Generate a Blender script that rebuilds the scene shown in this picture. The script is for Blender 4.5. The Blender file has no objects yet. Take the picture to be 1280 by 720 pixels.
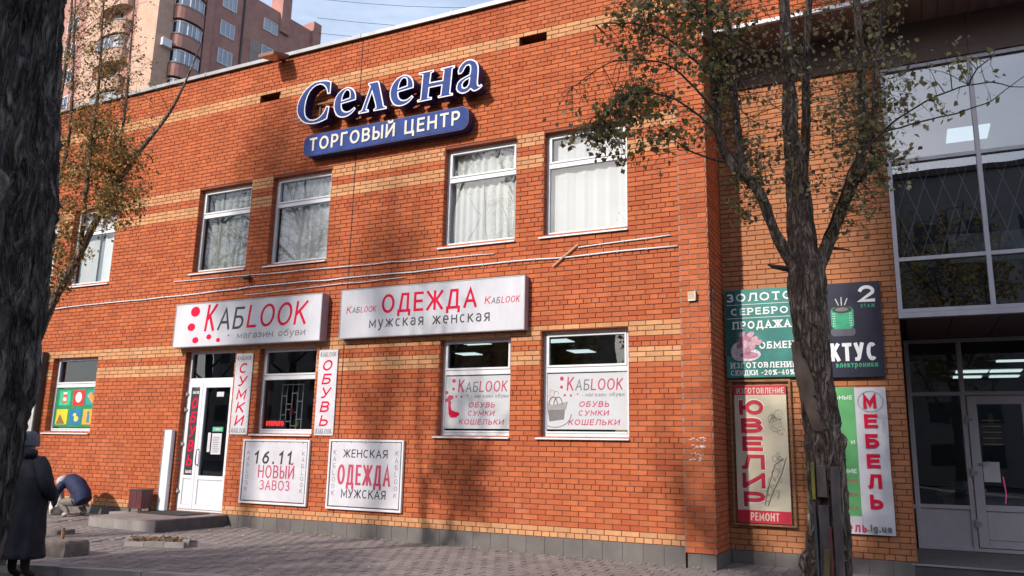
import bpy, bmesh, math, random
from mathutils import Vector, Matrix, noise
random.seed(7)
S = bpy.context.scene
COL = S.collection
R = math.radians

# ------------------------------------------------------------------ camera
cam_d = bpy.data.cameras.new("camera"); cam = bpy.data.objects.new("camera", cam_d); COL.objects.link(cam)
CAM = Vector((2.8446, -11.36, 1.5069))
cx = Vector((0.89970542, 0.43600406, 0.02075108)); cy = Vector((-0.0691346, 0.18927848, -0.97948663)); cz = Vector((-0.43098789, 0.87981482, 0.20043784))
m3 = Matrix((cx, -cy, -cz)).transposed()
cam.matrix_world = Matrix.Translation(CAM) @ m3.to_4x4()
cam_d.sensor_width = 36.0; cam_d.lens = 1005.8 / 1280 * 36; cam_d.clip_start = 0.05; cam_d.clip_end = 2000
S.camera = cam
# ------------------------------------------------------------------ light
SUN_AZ, SUN_EL = R(19), R(31)          # measured from the facade normal towards the left
sd = Vector((-math.sin(SUN_AZ)*math.cos(SUN_EL), -math.cos(SUN_AZ)*math.cos(SUN_EL), math.sin(SUN_EL)))
W = bpy.data.worlds.new("World"); S.world = W; W.use_nodes = True
nt = W.node_tree; nt.nodes.clear()
o_ = nt.nodes.new("ShaderNodeOutputWorld"); bg = nt.nodes.new("ShaderNodeBackground"); sky = nt.nodes.new("ShaderNodeTexSky")
sky.sky_type = 'NISHITA'; sky.sun_disc = False; sky.sun_elevation = SUN_EL; sky.sun_rotation = math.atan2(sd.x, sd.y)
sky.altitude = 100; sky.air_density = 1.0; sky.dust_density = 2.2; sky.ozone_density = 1.0
tc = nt.nodes.new("ShaderNodeTexCoord"); mp = nt.nodes.new("ShaderNodeMapping"); mp.inputs['Scale'].default_value = (1.2, 1.2, 5.0)
nz = nt.nodes.new("ShaderNodeTexNoise"); nz.inputs['Scale'].default_value = 2.1; nz.inputs['Detail'].default_value = 6; nz.inputs['Roughness'].default_value = .6
cr = nt.nodes.new("ShaderNodeValToRGB"); cr.color_ramp.elements[0].position = .34; cr.color_ramp.elements[0].color = (.12, .12, .12, 1); cr.color_ramp.elements[1].position = .72; cr.color_ramp.elements[1].color = (.7, .7, .7, 1)
mx = nt.nodes.new("ShaderNodeMixRGB"); mx.inputs[2].default_value = (6.0, 6.9, 8.5, 1)
nt.links.new(tc.outputs['Generated'], mp.inputs[0]); nt.links.new(mp.outputs[0], nz.inputs['Vector']); nt.links.new(nz.outputs['Fac'], cr.inputs[0])
nt.links.new(cr.outputs[0], mx.inputs[0]); nt.links.new(sky.outputs[0], mx.inputs[1]); nt.links.new(mx.outputs[0], bg.inputs[0])
bg.inputs[1].default_value = 0.15; nt.links.new(bg.outputs[0], o_.inputs[0])
sl = bpy.data.lights.new("sun", 'SUN'); sun = bpy.data.objects.new("sun", sl); COL.objects.link(sun)
sl.energy = 4.0; sl.angle = R(1.2); sl.color = (1.0, 0.93, 0.84); sun.rotation_euler = sd.to_track_quat('Z', 'Y').to_euler(); sun.location = (0, -20, 20)
S.view_settings.view_transform = 'Standard'; S.view_settings.look = 'None'; S.view_settings.exposure = 0.28; S.view_settings.gamma = 1.0
S.cycles.max_bounces = 6; S.cycles.transparent_max_bounces = 12; S.cycles.caustics_reflective = False; S.cycles.caustics_refractive = False

# ------------------------------------------------------------------ materials
MATS = {}
def pmat(name, c, rough=.6, var=.18, scale=6., bump=0., bscale=40., metal=0., spec=.4, dirt=0., dscale=1.5, dcol=(.08, .06, .05), island=0., hue=None, stretch=(1, 1, 1), trans=0., streak=0.):
    if name in MATS: return MATS[name]
    m = bpy.data.materials.new(name); m.use_nodes = True; n = m.node_tree.nodes; l = m.node_tree.links
    b = n['Principled BSDF']; b.inputs['Roughness'].default_value = rough; b.inputs['Metallic'].default_value = metal
    b.inputs['Specular IOR Level'].default_value = spec
    t = n.new('ShaderNodeTexCoord'); mpn = n.new('ShaderNodeMapping'); mpn.inputs['Scale'].default_value = stretch; l.new(t.outputs['Object'], mpn.inputs[0])
    def N(sc, det=5):
        x = n.new('ShaderNodeTexNoise'); x.inputs['Scale'].default_value = sc; x.inputs['Detail'].default_value = det; l.new(mpn.outputs[0], x.inputs['Vector']); return x
    rgb = n.new('ShaderNodeRGB'); rgb.outputs[0].default_value = (*c, 1); cur = rgb.outputs[0]
    def mul(cur, fac_socket, lo, hi):
        mr = n.new('ShaderNodeMapRange'); mr.inputs[3].default_value = lo; mr.inputs[4].default_value = hi; mr.inputs[1].default_value = .3 if fac_socket.node.type == 'TEX_NOISE' else 0; mr.inputs[2].default_value = .7 if fac_socket.node.type == 'TEX_NOISE' else 1
        l.new(fac_socket, mr.inputs[0]); v = n.new('ShaderNodeVectorMath'); v.operation = 'SCALE'; l.new(cur, v.inputs[0]); l.new(mr.outputs[0], v.inputs['Scale']); return v.outputs[0]
    if var: cur = mul(cur, N(scale).outputs['Fac'], 1 - var, 1 + var)
    if island:
        g = n.new('ShaderNodeNewGeometry'); oi = n.new('ShaderNodeObjectInfo'); ad = n.new('ShaderNodeMath'); ad.operation = 'ADD'; fr = n.new('ShaderNodeMath'); fr.operation = 'FRACT'
        l.new(g.outputs['Random Per Island'], ad.inputs[0]); l.new(oi.outputs['Random'], ad.inputs[1]); l.new(ad.outputs[0], fr.inputs[0])
        cur = mul(cur, fr.outputs[0], 1 - island, 1 + island)
        if hue:
            m2 = n.new('ShaderNodeMixRGB'); m2.inputs[2].default_value = (*hue, 1); l.new(cur, m2.inputs[1])
            w = n.new('ShaderNodeMath'); w.operation = 'MULTIPLY'; w.inputs[1].default_value = 7.31; w2 = n.new('ShaderNodeMath'); w2.operation = 'FRACT'; l.new(fr.outputs[0], w.inputs[0]); l.new(w.outputs[0], w2.inputs[0])
            w3 = n.new('ShaderNodeMath'); w3.operation = 'POWER'; w3.inputs[1].default_value = 2.5; l.new(w2.outputs[0], w3.inputs[0]); l.new(w3.outputs[0], m2.inputs[0]); cur = m2.outputs[0]
    if streak:
        m4 = n.new('ShaderNodeMapping'); m4.inputs['Scale'].default_value = (2.6, 2.6, .22); l.new(t.outputs['Object'], m4.inputs[0]); x = n.new('ShaderNodeTexNoise'); x.inputs['Scale'].default_value = 1.7; x.inputs['Detail'].default_value = 6; l.new(m4.outputs[0], x.inputs['Vector']); cur = mul(cur, x.outputs['Fac'], 1 - streak, 1 + streak * .6)
        x = n.new('ShaderNodeTexNoise'); x.inputs['Scale'].default_value = 1.1; x.inputs['Detail'].default_value = 9; x.inputs['Roughness'].default_value = .72; l.new(t.outputs['Object'], x.inputs['Vector']); rp = n.new('ShaderNodeValToRGB'); rp.color_ramp.elements[0].position = .60; rp.color_ramp.elements[1].position = .82; l.new(x.outputs['Fac'], rp.inputs[0])
        mm = n.new('ShaderNodeMath'); mm.operation = 'MULTIPLY'; mm.inputs[1].default_value = .55; l.new(rp.outputs[0], mm.inputs[0]); m2 = n.new('ShaderNodeMixRGB'); m2.inputs[2].default_value = (.55, .36, .27, 1); l.new(mm.outputs[0], m2.inputs[0]); l.new(cur, m2.inputs[1]); cur = m2.outputs[0]
    if dirt:
        x = N(dscale, 8); rp = n.new('ShaderNodeValToRGB'); rp.color_ramp.elements[0].position = .45; rp.color_ramp.elements[1].position = .75; l.new(x.outputs['Fac'], rp.inputs[0])
        mm = n.new('ShaderNodeMath'); mm.operation = 'MULTIPLY'; mm.inputs[1].default_value = dirt; l.new(rp.outputs[0], mm.inputs[0])
        m2 = n.new('ShaderNodeMixRGB'); m2.inputs[2].default_value = (*dcol, 1); l.new(mm.outputs[0], m2.inputs[0]); l.new(cur, m2.inputs[1]); cur = m2.outputs[0]
    l.new(cur, b.inputs['Base Color'])
    if bump:
        bp = n.new('ShaderNodeBump'); bp.inputs['Strength'].default_value = bump; bp.inputs['Distance'].default_value = .01
        l.new(N(bscale, 6).outputs['Fac'], bp.inputs['Height']); l.new(bp.outputs[0], b.inputs['Normal'])
    if trans:
        out = n['Material Output']; tr = n.new('ShaderNodeBsdfTranslucent'); ms = n.new('ShaderNodeMixShader'); ms.inputs[0].default_value = trans
        l.new(cur, tr.inputs[0]); l.new(b.outputs[0], ms.inputs[1]); l.new(tr.outputs[0], ms.inputs[2]); l.new(ms.outputs[0], out.inputs[0])
    MATS[name] = m; return m
def glass(name, tint=(.8, .85, .85), refl=1.6, base=.04, rough=.0, wob=0.):
    m = bpy.data.materials.new(name); m.use_nodes = True; n = m.node_tree.nodes; l = m.node_tree.links; n.clear()
    out = n.new('ShaderNodeOutputMaterial'); tr = n.new('ShaderNodeBsdfTransparent'); tr.inputs[0].default_value = (*tint, 1)
    gl = n.new('ShaderNodeBsdfGlossy'); gl.inputs['Roughness'].default_value = rough; gl.inputs[0].default_value = (.93, .95, 1, 1)
    fr = n.new('ShaderNodeLayerWeight'); fr.inputs[0].default_value = .5; pw = n.new('ShaderNodeMath'); pw.operation = 'POWER'; pw.inputs[1].default_value = 5; l.new(fr.outputs['Facing'], pw.inputs[0]); mu = n.new('ShaderNodeMath'); mu.operation = 'MULTIPLY_ADD'; mu.inputs[1].default_value = .96 * min(refl, 1); mu.inputs[2].default_value = base + .04 * refl; mu.use_clamp = True
    l.new(pw.outputs[0], mu.inputs[0]); mxs = n.new('ShaderNodeMixShader'); l.new(mu.outputs[0], mxs.inputs[0]); l.new(tr.outputs[0], mxs.inputs[1]); l.new(gl.outputs[0], mxs.inputs[2]); l.new(mxs.outputs[0], out.inputs[0])
    if wob:
        t = n.new('ShaderNodeTexCoord'); x = n.new('ShaderNodeTexNoise'); x.inputs['Scale'].default_value = 1.6; x.inputs['Detail'].default_value = 1; l.new(t.outputs['Object'], x.inputs['Vector'])
        bp = n.new('ShaderNodeBump'); bp.inputs['Strength'].default_value = wob; bp.inputs['Distance'].default_value = .02; l.new(x.outputs['Fac'], bp.inputs['Height']); l.new(bp.outputs[0], gl.inputs['Normal'])
    MATS[name] = m; return m
def emat(name, c, s):
    m = bpy.data.materials.new(name); m.use_nodes = True; b = m.node_tree.nodes['Principled BSDF']; b.inputs['Base Color'].default_value = (*c, 1)
    b.inputs['Emission Color'].default_value = (*c, 1); b.inputs['Emission Strength'].default_value = s; MATS[name] = m; return m
BR_RED = pmat('brick_red', (.46, .130, .054), .85, .08, 9, .5, 90, spec=.15, island=.10, hue=(.38, .090, .040), dirt=.30, dscale=.9, dcol=(.29, .082, .042), stretch=(1, 1, .45), streak=.10)
BR_YEL = pmat('brick_yellow', (.54, .285, .145), .85, .10, 9, .5, 90, spec=.12, island=.12, hue=(.56, .255, .12), dirt=.3, dscale=.6, dcol=(.38, .16, .08), streak=.10)
BR_ORG = pmat('brick_orange', (.40, .176, .088), .85, .10, 9, .5, 90, spec=.12, island=.13, hue=(.42, .16, .07), dirt=.25, dscale=.6, dcol=(.30, .11, .06), streak=.10)
MORTAR = pmat('mortar_dark', (.185, .070, .046), .9, .2, 20, .4, 60)
MORTAR_L = pmat('mortar_grey', (.26, .20, .18), .9, .25, 20, .4, 60)
SEAM = pmat('seam_dark', (.06, .03, .025), .9)
PLINTH = pmat('plinth_tile_grey', (.125, .112, .108), .6, .12, 4, .25, 60, island=.08, dirt=.35, dscale=3, dcol=(.19, .17, .155))
GREY_METAL = pmat('coping_metal', (.30, .31, .32), .45, .12, 5, metal=.2, dirt=.3, dscale=4, dcol=(.22, .2, .19))
WHITE_PVC = pmat('white_pvc', (.66, .67, .71), .45, .05, 3, dirt=.25, dscale=5, dcol=(.55, .54, .53))
WHITE_SIGN = pmat('white_sign_face', (.55, .55, .60), .6, .08, 1.6, spec=.2, dirt=.55, dscale=2.6, dcol=(.38, .38, .43), stretch=(1, 1, .3))
WHITE_VINYL = pmat('white_vinyl', (.56, .55, .60), .7, .06, 4, 1.0, 5, spec=.2, dirt=.4, dscale=3, dcol=(.42, .41, .45))
FILM = pmat('window_film', (.50, .51, .54), .6, .04, 5, spec=.2, dirt=.3, dscale=3, dcol=(.42, .43, .46))
BOXSIDE = pmat('sign_box_side', (.36, .28, .33), .5, .1, 4)
RED = pmat('print_red', (.56, .010, .045), .7, .08, 9, spec=.1)
RED_PALE = pmat('print_faded_red', (.46, .07, .13), .7, .1, 9, spec=.1)
BLACK = pmat('print_black', (.03, .03, .035), .5, .1, 9)
GREYP = pmat('print_grey', (.16, .15, .16), .5, .1, 9)
WHITEP = pmat('print_white', (.75, .75, .76), .5, .05, 9)
NAVY = pmat('sign_navy', (.008, .012, .085), .5, .15, 5)
BLUE = pmat('sign_blue', (.018, .045, .20), .6, .3, 4, spec=.15, dirt=.5, dscale=3.5, dcol=(.05, .07, .19))
CREAM = pmat('sign_cream', (.56, .51, .43), .5, .12, 7)
RIM = pmat('sign_rim_white', (.66, .66, .74), .5, .05, 7)
RUST = pmat('rusty_bar', (.25, .13, .07), .8, .3, 12, .3, 60)
DARKM = pmat('dark_metal', (.05, .045, .045), .5, .2, 8)
SOFFIT = pmat('soffit_brown', (.24, .165, .135), .6, .2, 3, dirt=.4, dscale=2, dcol=(.2, .14, .11), stretch=(3, .5, 1))
BROWN = pmat('cladding_brown', (.125, .083, .072), .55, .12, 2)
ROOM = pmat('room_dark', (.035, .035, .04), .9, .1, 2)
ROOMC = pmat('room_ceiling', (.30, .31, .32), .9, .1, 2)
CURT = pmat('curtain_white', (.86, .86, .87), .9, .03, 3, trans=.0)
BLIND = pmat('blind_white', (.62, .61, .60), .9, .08, 2)
LAMP = emat('fluorescent', (.85, 1.0, 1.0), 1.3)
NEON = emat('neon_red', (1.0, .03, .03), 3.0)
GL_UP = glass('glass_upper', (.90, .92, .92), 1.2, .015, wob=.06)
GL_LO = glass('glass_lower', (.72, .75, .75), 1.1, .03, wob=.05)
GL_CW = glass('glass_curtain_wall', (.62, .65, .68), 2.0, .10, wob=.06)
ALU = pmat('aluminium_frame', (.42, .41, .46), .45, .08, 5, metal=.15)
GREYPVC = pmat('grey_pvc', (.46, .43, .47), .45, .06, 5)
def bark_mat(name, plate, crack, sc, zs=.22):
    m = bpy.data.materials.new(name); m.use_nodes = True; n = m.node_tree.nodes; l = m.node_tree.links; b = n['Principled BSDF']; b.inputs['Roughness'].default_value = .95; b.inputs['Specular IOR Level'].default_value = .2
    t = n.new('ShaderNodeTexCoord'); mpn = n.new('ShaderNodeMapping'); mpn.inputs['Scale'].default_value = (1, 1, zs); l.new(t.outputs['Object'], mpn.inputs[0])
    def ridge(scl, det, dist):
        w = n.new('ShaderNodeTexNoise'); w.inputs['Scale'].default_value = scl; w.inputs['Detail'].default_value = det; w.inputs['Distortion'].default_value = dist; l.new(mpn.outputs[0], w.inputs['Vector'])
        q1 = n.new('ShaderNodeMath'); q1.operation = 'SUBTRACT'; q1.inputs[1].default_value = .5; l.new(w.outputs['Fac'], q1.inputs[0]); q2 = n.new('ShaderNodeMath'); q2.operation = 'ABSOLUTE'; l.new(q1.outputs[0], q2.inputs[0]); return q2.outputs[0]
    r1 = ridge(sc, 4, .5); r2 = ridge(sc * 2.6, 3, .3)
    m1 = n.new('ShaderNodeMath'); m1.operation = 'MULTIPLY_ADD'; m1.inputs[1].default_value = .45; l.new(r2, m1.inputs[0]); l.new(r1, m1.inputs[2])
    rp = n.new('ShaderNodeValToRGB'); rp.color_ramp.elements[0].position = .01; rp.color_ramp.elements[1].position = .17; l.new(m1.outputs[0], rp.inputs[0])
    f = n.new('ShaderNodeTexNoise'); f.inputs['Scale'].default_value = sc * 4; f.inputs['Detail'].default_value = 7; f.inputs['Roughness'].default_value = .7; l.new(mpn.outputs[0], f.inputs['Vector'])
    g = n.new('ShaderNodeTexNoise'); g.inputs['Scale'].default_value = 5; g.inputs['Detail'].default_value = 4; l.new(t.outputs['Object'], g.inputs['Vector'])
    c1 = n.new('ShaderNodeMixRGB'); c1.inputs[1].default_value = (*crack, 1); c1.inputs[2].default_value = (*plate, 1); l.new(rp.outputs[0], c1.inputs[0])
    def sc_(cur, s_, lo, hi):
        mr = n.new('ShaderNodeMapRange'); mr.inputs[1].default_value = .3; mr.inputs[2].default_value = .7; mr.inputs[3].default_value = lo; mr.inputs[4].default_value = hi; l.new(s_, mr.inputs[0]); q = n.new('ShaderNodeVectorMath'); q.operation = 'SCALE'; l.new(cur, q.inputs[0]); l.new(mr.outputs[0], q.inputs['Scale']); return q.outputs[0]
    cur = sc_(c1.outputs[0], f.outputs['Fac'], .55, 1.5); cur = sc_(cur, g.outputs['Fac'], .7, 1.3); l.new(cur, b.inputs['Base Color'])
    ad = n.new('ShaderNodeMath'); ad.operation = 'MULTIPLY_ADD'; ad.inputs[1].default_value = .35; l.new(f.outputs['Fac'], ad.inputs[0]); l.new(rp.outputs[0], ad.inputs[2])
    bp = n.new('ShaderNodeBump'); bp.inputs['Strength'].default_value = 1.; bp.inputs['Distance'].default_value = .028; l.new(ad.outputs[0], bp.inputs['Height']); l.new(bp.outputs[0], b.inputs['Normal']); MATS[name] = m; return m
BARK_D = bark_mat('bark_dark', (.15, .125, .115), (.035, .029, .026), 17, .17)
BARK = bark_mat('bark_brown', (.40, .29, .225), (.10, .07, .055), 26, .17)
WOUND = pmat('bare_wood', (.28, .19, .14), .9, .3, 12, .5, 50, stretch=(1, 1, .2))
TWIG = pmat('twig', (.085, .065, .055), .9, .2, 10)
LEAF_O = pmat('leaf_olive', (.30, .28, .10), .55, .2, 5, island=.5, hue=(.36, .22, .07), trans=.3)
LEAF_P = pmat('leaf_pale', (.40, .37, .22), .6, .2, 5, island=.45, hue=(.13, .10, .04), trans=.25)
LEAF_R = pmat('leaf_rust', (.38, .20, .05), .6, .2, 5, island=.5, hue=(.16, .12, .03), trans=.3)
PAVER = pmat('paver_mauve', (.20, .170, .163), .85, .2, 5, .5, 60, island=.06, dirt=.6, dscale=1.2, dcol=(.265, .225, .21))
PAVEJ = pmat('paver_joint', (.17, .142, .135), .95, .3, 20)
PAVESHEET = pmat('paving_far', (.20, .155, .148), .9, .25, 6, .5, 30, dirt=.5, dscale=1.4, dcol=(.28, .225, .21))
ASPH = pmat('asphalt', (.085, .078, .076), .9, .3, 14, .6, 120, dirt=.5, dscale=2, dcol=(.16, .14, .13))
CONC = pmat('concrete', (.26, .24, .23), .9, .2, 5, .4, 50, island=.12, dirt=.4, dscale=5, dcol=(.15, .13, .12))
STONE = pmat('stone_block', (.17, .14, .125), .95, .25, 8, .8, 25)
SOIL = pmat('soil_leaves', (.10, .065, .045), .95, .4, 30, .8, 30)

# ------------------------------------------------------------------ mesh helpers
class MB:
    def __init__(s): s.v = []; s.f = []; s.m = []; s.mi = 0
    def add(s, vs, fs):
        b = len(s.v); s.v += [tuple(p) for p in vs]
        for f in fs: s.f.append(tuple(b + i for i in f)); s.m.append(s.mi)
        return s
    def box(s, x0, y0, z0, x1, y1, z1):
        x0, x1 = min(x0, x1), max(x0, x1); y0, y1 = min(y0, y1), max(y0, y1); z0, z1 = min(z0, z1), max(z0, z1)
        return s.add([(x0, y0, z0), (x1, y0, z0), (x1, y1, z0), (x0, y1, z0), (x0, y0, z1), (x1, y0, z1), (x1, y1, z1), (x0, y1, z1)],
                     [(0, 3, 2, 1), (4, 5, 6, 7), (0, 1, 5, 4), (1, 2, 6, 5), (2, 3, 7, 6), (3, 0, 4, 7)])
    def bbox(s, x0, y0, z0, x1, y1, z1, b=.004):   # box with a chamfered front edge
        s.add([(x0, y0 + b, z0), (x1, y0 + b, z0), (x1, y0 + b, z1), (x0, y0 + b, z1), (x0 + b, y0, z0 + b), (x1 - b, y0, z0 + b), (x1 - b, y0, z1 - b), (x0 + b, y0, z1 - b),
               (x0, y1, z0), (x1, y1, z0), (x1, y1, z1), (x0, y1, z1)],
              [(4, 5, 6, 7), (0, 1, 5, 4), (1, 2, 6, 5), (2, 3, 7, 6), (3, 0, 4, 7), (8, 9, 1, 0), (9, 10, 2, 1), (10, 11, 3, 2), (11, 8, 0, 3), (11, 10, 9, 8)]); return s
    def quad(s, a, b, c, d): return s.add([a, b, c, d], [(0, 1, 2, 3)])
    def prism(s, poly, y0, y1):  # poly in XZ
        k = len(poly); vs = [(p[0], y0, p[1]) for p in poly] + [(p[0], y1, p[1]) for p in poly]
        return s.add(vs, [tuple(range(k)), tuple(range(2 * k - 1, k - 1, -1))] + [(i, i + k, (i + 1) % k + k, (i + 1) % k) for i in range(k)])
    def prismz(s, poly, z0, z1):
        k = len(poly); vs = [(p[0], p[1], z0) for p in poly] + [(p[0], p[1], z1) for p in poly]
        return s.add(vs, [tuple(range(k - 1, -1, -1)), tuple(range(k, 2 * k))] + [(i, (i + 1) % k, (i + 1) % k + k, i + k) for i in range(k)])
    def tube(s, pts, rad, n=6, cap=True):
        pts = [Vector(p) for p in pts]; k = len(pts)
        if not isinstance(rad, (list, tuple)): rad = [rad] * k
        b = len(s.v); ref = None
        for i in range(k):
            d = (pts[min(i + 1, k - 1)] - pts[max(i - 1, 0)]).normalized()
            if ref is None: ref = d.cross(Vector((0, 0, 1)) if abs(d.z) < .9 else Vector((1, 0, 0))).normalized()
            ref = (ref - d * ref.dot(d)).normalized(); w = d.cross(ref)
            for j in range(n):
                a = 2 * math.pi * j / n; s.v.append(tuple(pts[i] + (ref * math.cos(a) + w * math.sin(a)) * rad[i]))
        for i in range(k - 1):
            for j in range(n):
                s.f.append((b + i * n + j, b + i * n + (j + 1) % n, b + (i + 1) * n + (j + 1) % n, b + (i + 1) * n + j)); s.m.append(s.mi)
        if cap: s.f.append(tuple(b + j for j in range(n - 1, -1, -1))); s.m.append(s.mi); s.f.append(tuple(b + (k - 1) * n + j for j in range(n))); s.m.append(s.mi)
        return s
    def loft(s, rings, cap=True):  # rings: list of equal-length point lists
        n = len(rings[0]); b = len(s.v)
        for r in rings: s.v += [tuple(p) for p in r]
        for i in range(len(rings) - 1):
            for j in range(n):
                s.f.append((b + i * n + j, b + i * n + (j + 1) % n, b + (i + 1) * n + (j + 1) % n, b + (i + 1) * n + j)); s.m.append(s.mi)
        if cap: s.f.append(tuple(b + j for j in range(n - 1, -1, -1))); s.m.append(s.mi); e = b + (len(rings) - 1) * n; s.f.append(tuple(e + j for j in range(n))); s.m.append(s.mi)
        return s
    def mesh(s, name, mats, smooth=False):
        me = bpy.data.meshes.new(name); me.from_pydata(s.v, [], s.f)
        for m in (mats if isinstance(mats, (list, tuple)) else [mats]): me.materials.append(m)
        if any(s.m): me.polygons.foreach_set('material_index', s.m)
        if smooth: me.polygons.foreach_set('use_smooth', [True] * len(me.polygons))
        me.update(); return me
    def build(s, name, mats, parent=None, smooth=False, **kw): return link(name, s.mesh(name, mats, smooth), parent, **kw)
def link(name, me, parent=None, label=None, cat=None, group=None, kind=None, loc=None):
    o = bpy.data.objects.new(name, me); COL.objects.link(o)
    if loc is not None: o.location = loc
    if parent is not None:
        o.parent = parent
        if parent.type == 'EMPTY': o.matrix_parent_inverse = Matrix.Translation(-parent.location)
    if label: o['label'] = label
    if cat: o['category'] = cat
    if group: o['group'] = group
    if kind: o['kind'] = kind
    return o
def thing(name, label, cat, loc=(0, 0, 0), group=None):
    return link(name, None, None, label, cat, group, loc=Vector(loc))
def set_struct(o): o['kind'] = 'structure'; return o

def _arc(cx_, cy_, rx, ry, a0, a1, n=9): return [(cx_ + rx * math.cos(R(a0 + (a1 - a0) * i / n)), cy_ + ry * math.sin(R(a0 + (a1 - a0) * i / n))) for i in range(n + 1)]
_bowl = lambda y0, y1, x0=0., x1=1.: [(x0, y1), (x1 - .45 * (x1 - x0), y1)] + _arc(x1 - .45 * (x1 - x0), (y0 + y1) / 2, .45 * (x1 - x0), (y1 - y0) / 2, 80, -80, 6) + [(x1 - .45 * (x1 - x0), y0), (x0, y0)]
_O = _arc(.5, .5, .5, .5, 90, 450, 20)
GL = {
 'А': (.74, [[(0, 0), (.5, 1), (1, 0)], [(.2, .32), (.8, .32)]]), 'Б': (.62, [[(.9, 1), (0, 1), (0, 0)], _bowl(0, .56)]), 'В': (.64, [[(0, 0), (0, 1)], _bowl(.52, 1, 0, .93), _bowl(0, .52)]),
 'Г': (.54, [[(0, 0), (0, 1), (1, 1)]]), 'Д': (.78, [[(0, -.2), (0, 0), (1, 0), (1, -.2)], [(.12, 0), (.32, 1), (.84, 1), (.84, 0)]]), 'Е': (.56, [[(1, 1), (0, 1), (0, 0), (1, 0)], [(0, .52), (.9, .52)]]),
 'Ж': (.95, [[(.5, 0), (.5, 1)], [(0, 1), (.40, .52), (0, 0)], [(1, 1), (.60, .52), (1, 0)], [(.38, .52), (.62, .52)]]), 'З': (.58, [_arc(.45, .74, .48, .26, 150, -90, 8), _arc(.45, .26, .55, .26, 90, -150, 9)]),
 'И': (.70, [[(0, 1), (0, 0)], [(0, .02), (1, .98)], [(1, 1), (1, 0)]]), 'Й': (.70, [[(0, 1), (0, 0)], [(0, .02), (1, .98)], [(1, 1), (1, 0)], _arc(.5, 1.30, .26, .13, 190, 350, 6)]), 'К': (.64, [[(0, 0), (0, 1)], [(.95, 1), (.08, .45)], [(.30, .60), (1, 0)]]),
 'Л': (.72, [[(0, 0), (.14, .06), (.28, 1), (1, 1), (1, 0)]]), 'М': (.84, [[(0, 0), (0, 1), (.5, .22), (1, 1), (1, 0)]]), 'Н': (.70, [[(0, 0), (0, 1)], [(1, 0), (1, 1)], [(0, .52), (1, .52)]]), 'О': (.78, [_O]), 'П': (.70, [[(0, 0), (0, 1), (1, 1), (1, 0)]]),
 'Р': (.60, [[(0, 0), (0, 1)], _bowl(.42, 1)]), 'С': (.70, [_arc(.52, .5, .52, .5, 48, 312, 15)]), 'Т': (.64, [[(0, 1), (1, 1)], [(.5, 1), (.5, 0)]]), 'У': (.66, [[(0, 1), (.50, .36)], [(1, 1), (.42, .08), (.28, 0), (.08, 0)]]), 'Ц': (.74, [[(0, 1), (0, 0), (1, 0), (1, -.22)], [(.86, 1), (.86, 0)]]),
 'Ш': (.92, [[(0, 1), (0, 0), (1, 0), (1, 1)], [(.5, 0), (.5, 1)]]), 'Ы': (.82, [[(0, 1), (0, 0)], _bowl(0, .56, 0, .64), [(1, 0), (1, 1)]]), 'Ь': (.60, [[(0, 1), (0, 0)], _bowl(0, .56)]), 'Э': (.68, [_arc(.48, .5, .52, .5, 132, -132, 15), [(.35, .5), (1, .5)]]),
 'Ю': (.98, [[(0, 0), (0, 1)], [(0, .5), (.30, .5)], _arc(.65, .5, .35, .5, 90, 450, 18)]), 'Я': (.62, [[(1, 0), (1, 1)], [(1 - x, y) for x, y in _bowl(.44, 1)], [(.62, .44), (0, 0)]]), 'L': (.54, [[(0, 1), (0, 0), (1, 0)]]),
 '0': (.58, [_O]), '1': (.38, [[(0, .78), (.75, 1), (.75, 0)]]), '2': (.58, [_arc(.5, .70, .5, .30, 165, -30, 9) + [(0, 0), (1, 0)]]), '4': (.62, [[(.74, 0), (.74, 1), (0, .28), (1, .28)]]), '6': (.58, [_arc(.5, .31, .5, .31, 100, 460, 14), [(.82, .98), (.3, .78), (.02, .36)]]),
 '.': (.18, [[(0, 0), (0, .04)]]), '-': (.36, [[(0, .42), (1, .42)]]), '%': (.86, [_arc(.2, .78, .2, .22, 0, 360, 10), _arc(.8, .22, .2, .22, 0, 360, 10), [(.2, 0), (.8, 1)]]),
 'а': (.52, [_arc(.45, .50, .47, .20, 150, 20, 5) + [(.95, .5), (.95, 0)], _arc(.46, .20, .46, .20, 60, 330, 9)]), 'е': (.54, [[(.04, .36), (1, .36)] + _arc(.5, .35, .5, .35, 5, 310, 12)]), 'о': (.56, [_arc(.5, .35, .5, .35, 90, 450, 16)]), 'с': (.50, [_arc(.55, .35, .55, .35, 50, 310, 11)]),
 'р': (.54, [[(0, -.28), (0, .70)], _arc(.48, .35, .50, .35, 150, -150, 12)]), 'у': (.52, [[(0, .70), (.5, .02)], [(1, .70), (.40, -.20), (.1, -.26)]]), 'б': (.56, [_arc(.5, .32, .5, .32, 90, 450, 14), [(.95, 1), (.5, .90), (.12, .70), (0, .34)]]),
 'g': (.54, [_arc(.48, .35, .48, .33, 20, 340, 11), [(1, .68), (1, -.16), (.6, -.27), (.08, -.2)]]), 'l': (.14, [[(0, 0), (0, 1)]]), 'u': (.52, [[(0, .68), (0, .2), (.3, 0), (.65, 0), (1, .2)], [(1, .68), (1, 0)]]),
}
for _k, _v in {'в': 'В', 'г': 'Г', 'ж': 'Ж', 'з': 'З', 'и': 'И', 'к': 'К', 'л': 'Л', 'м': 'М', 'н': 'Н', 'т': 'Т', 'я': 'Я', 'ь': 'Ь', 'д': 'Д', 'э': 'Э'}.items(): GL[_k] = (GL[_v][0] * .80, [[(x, y * .70) for x, y in p] for p in GL[_v][1]])
GL['O'] = GL['О']; GL['K'] = GL['К']; GL['a'] = GL['а']
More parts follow.
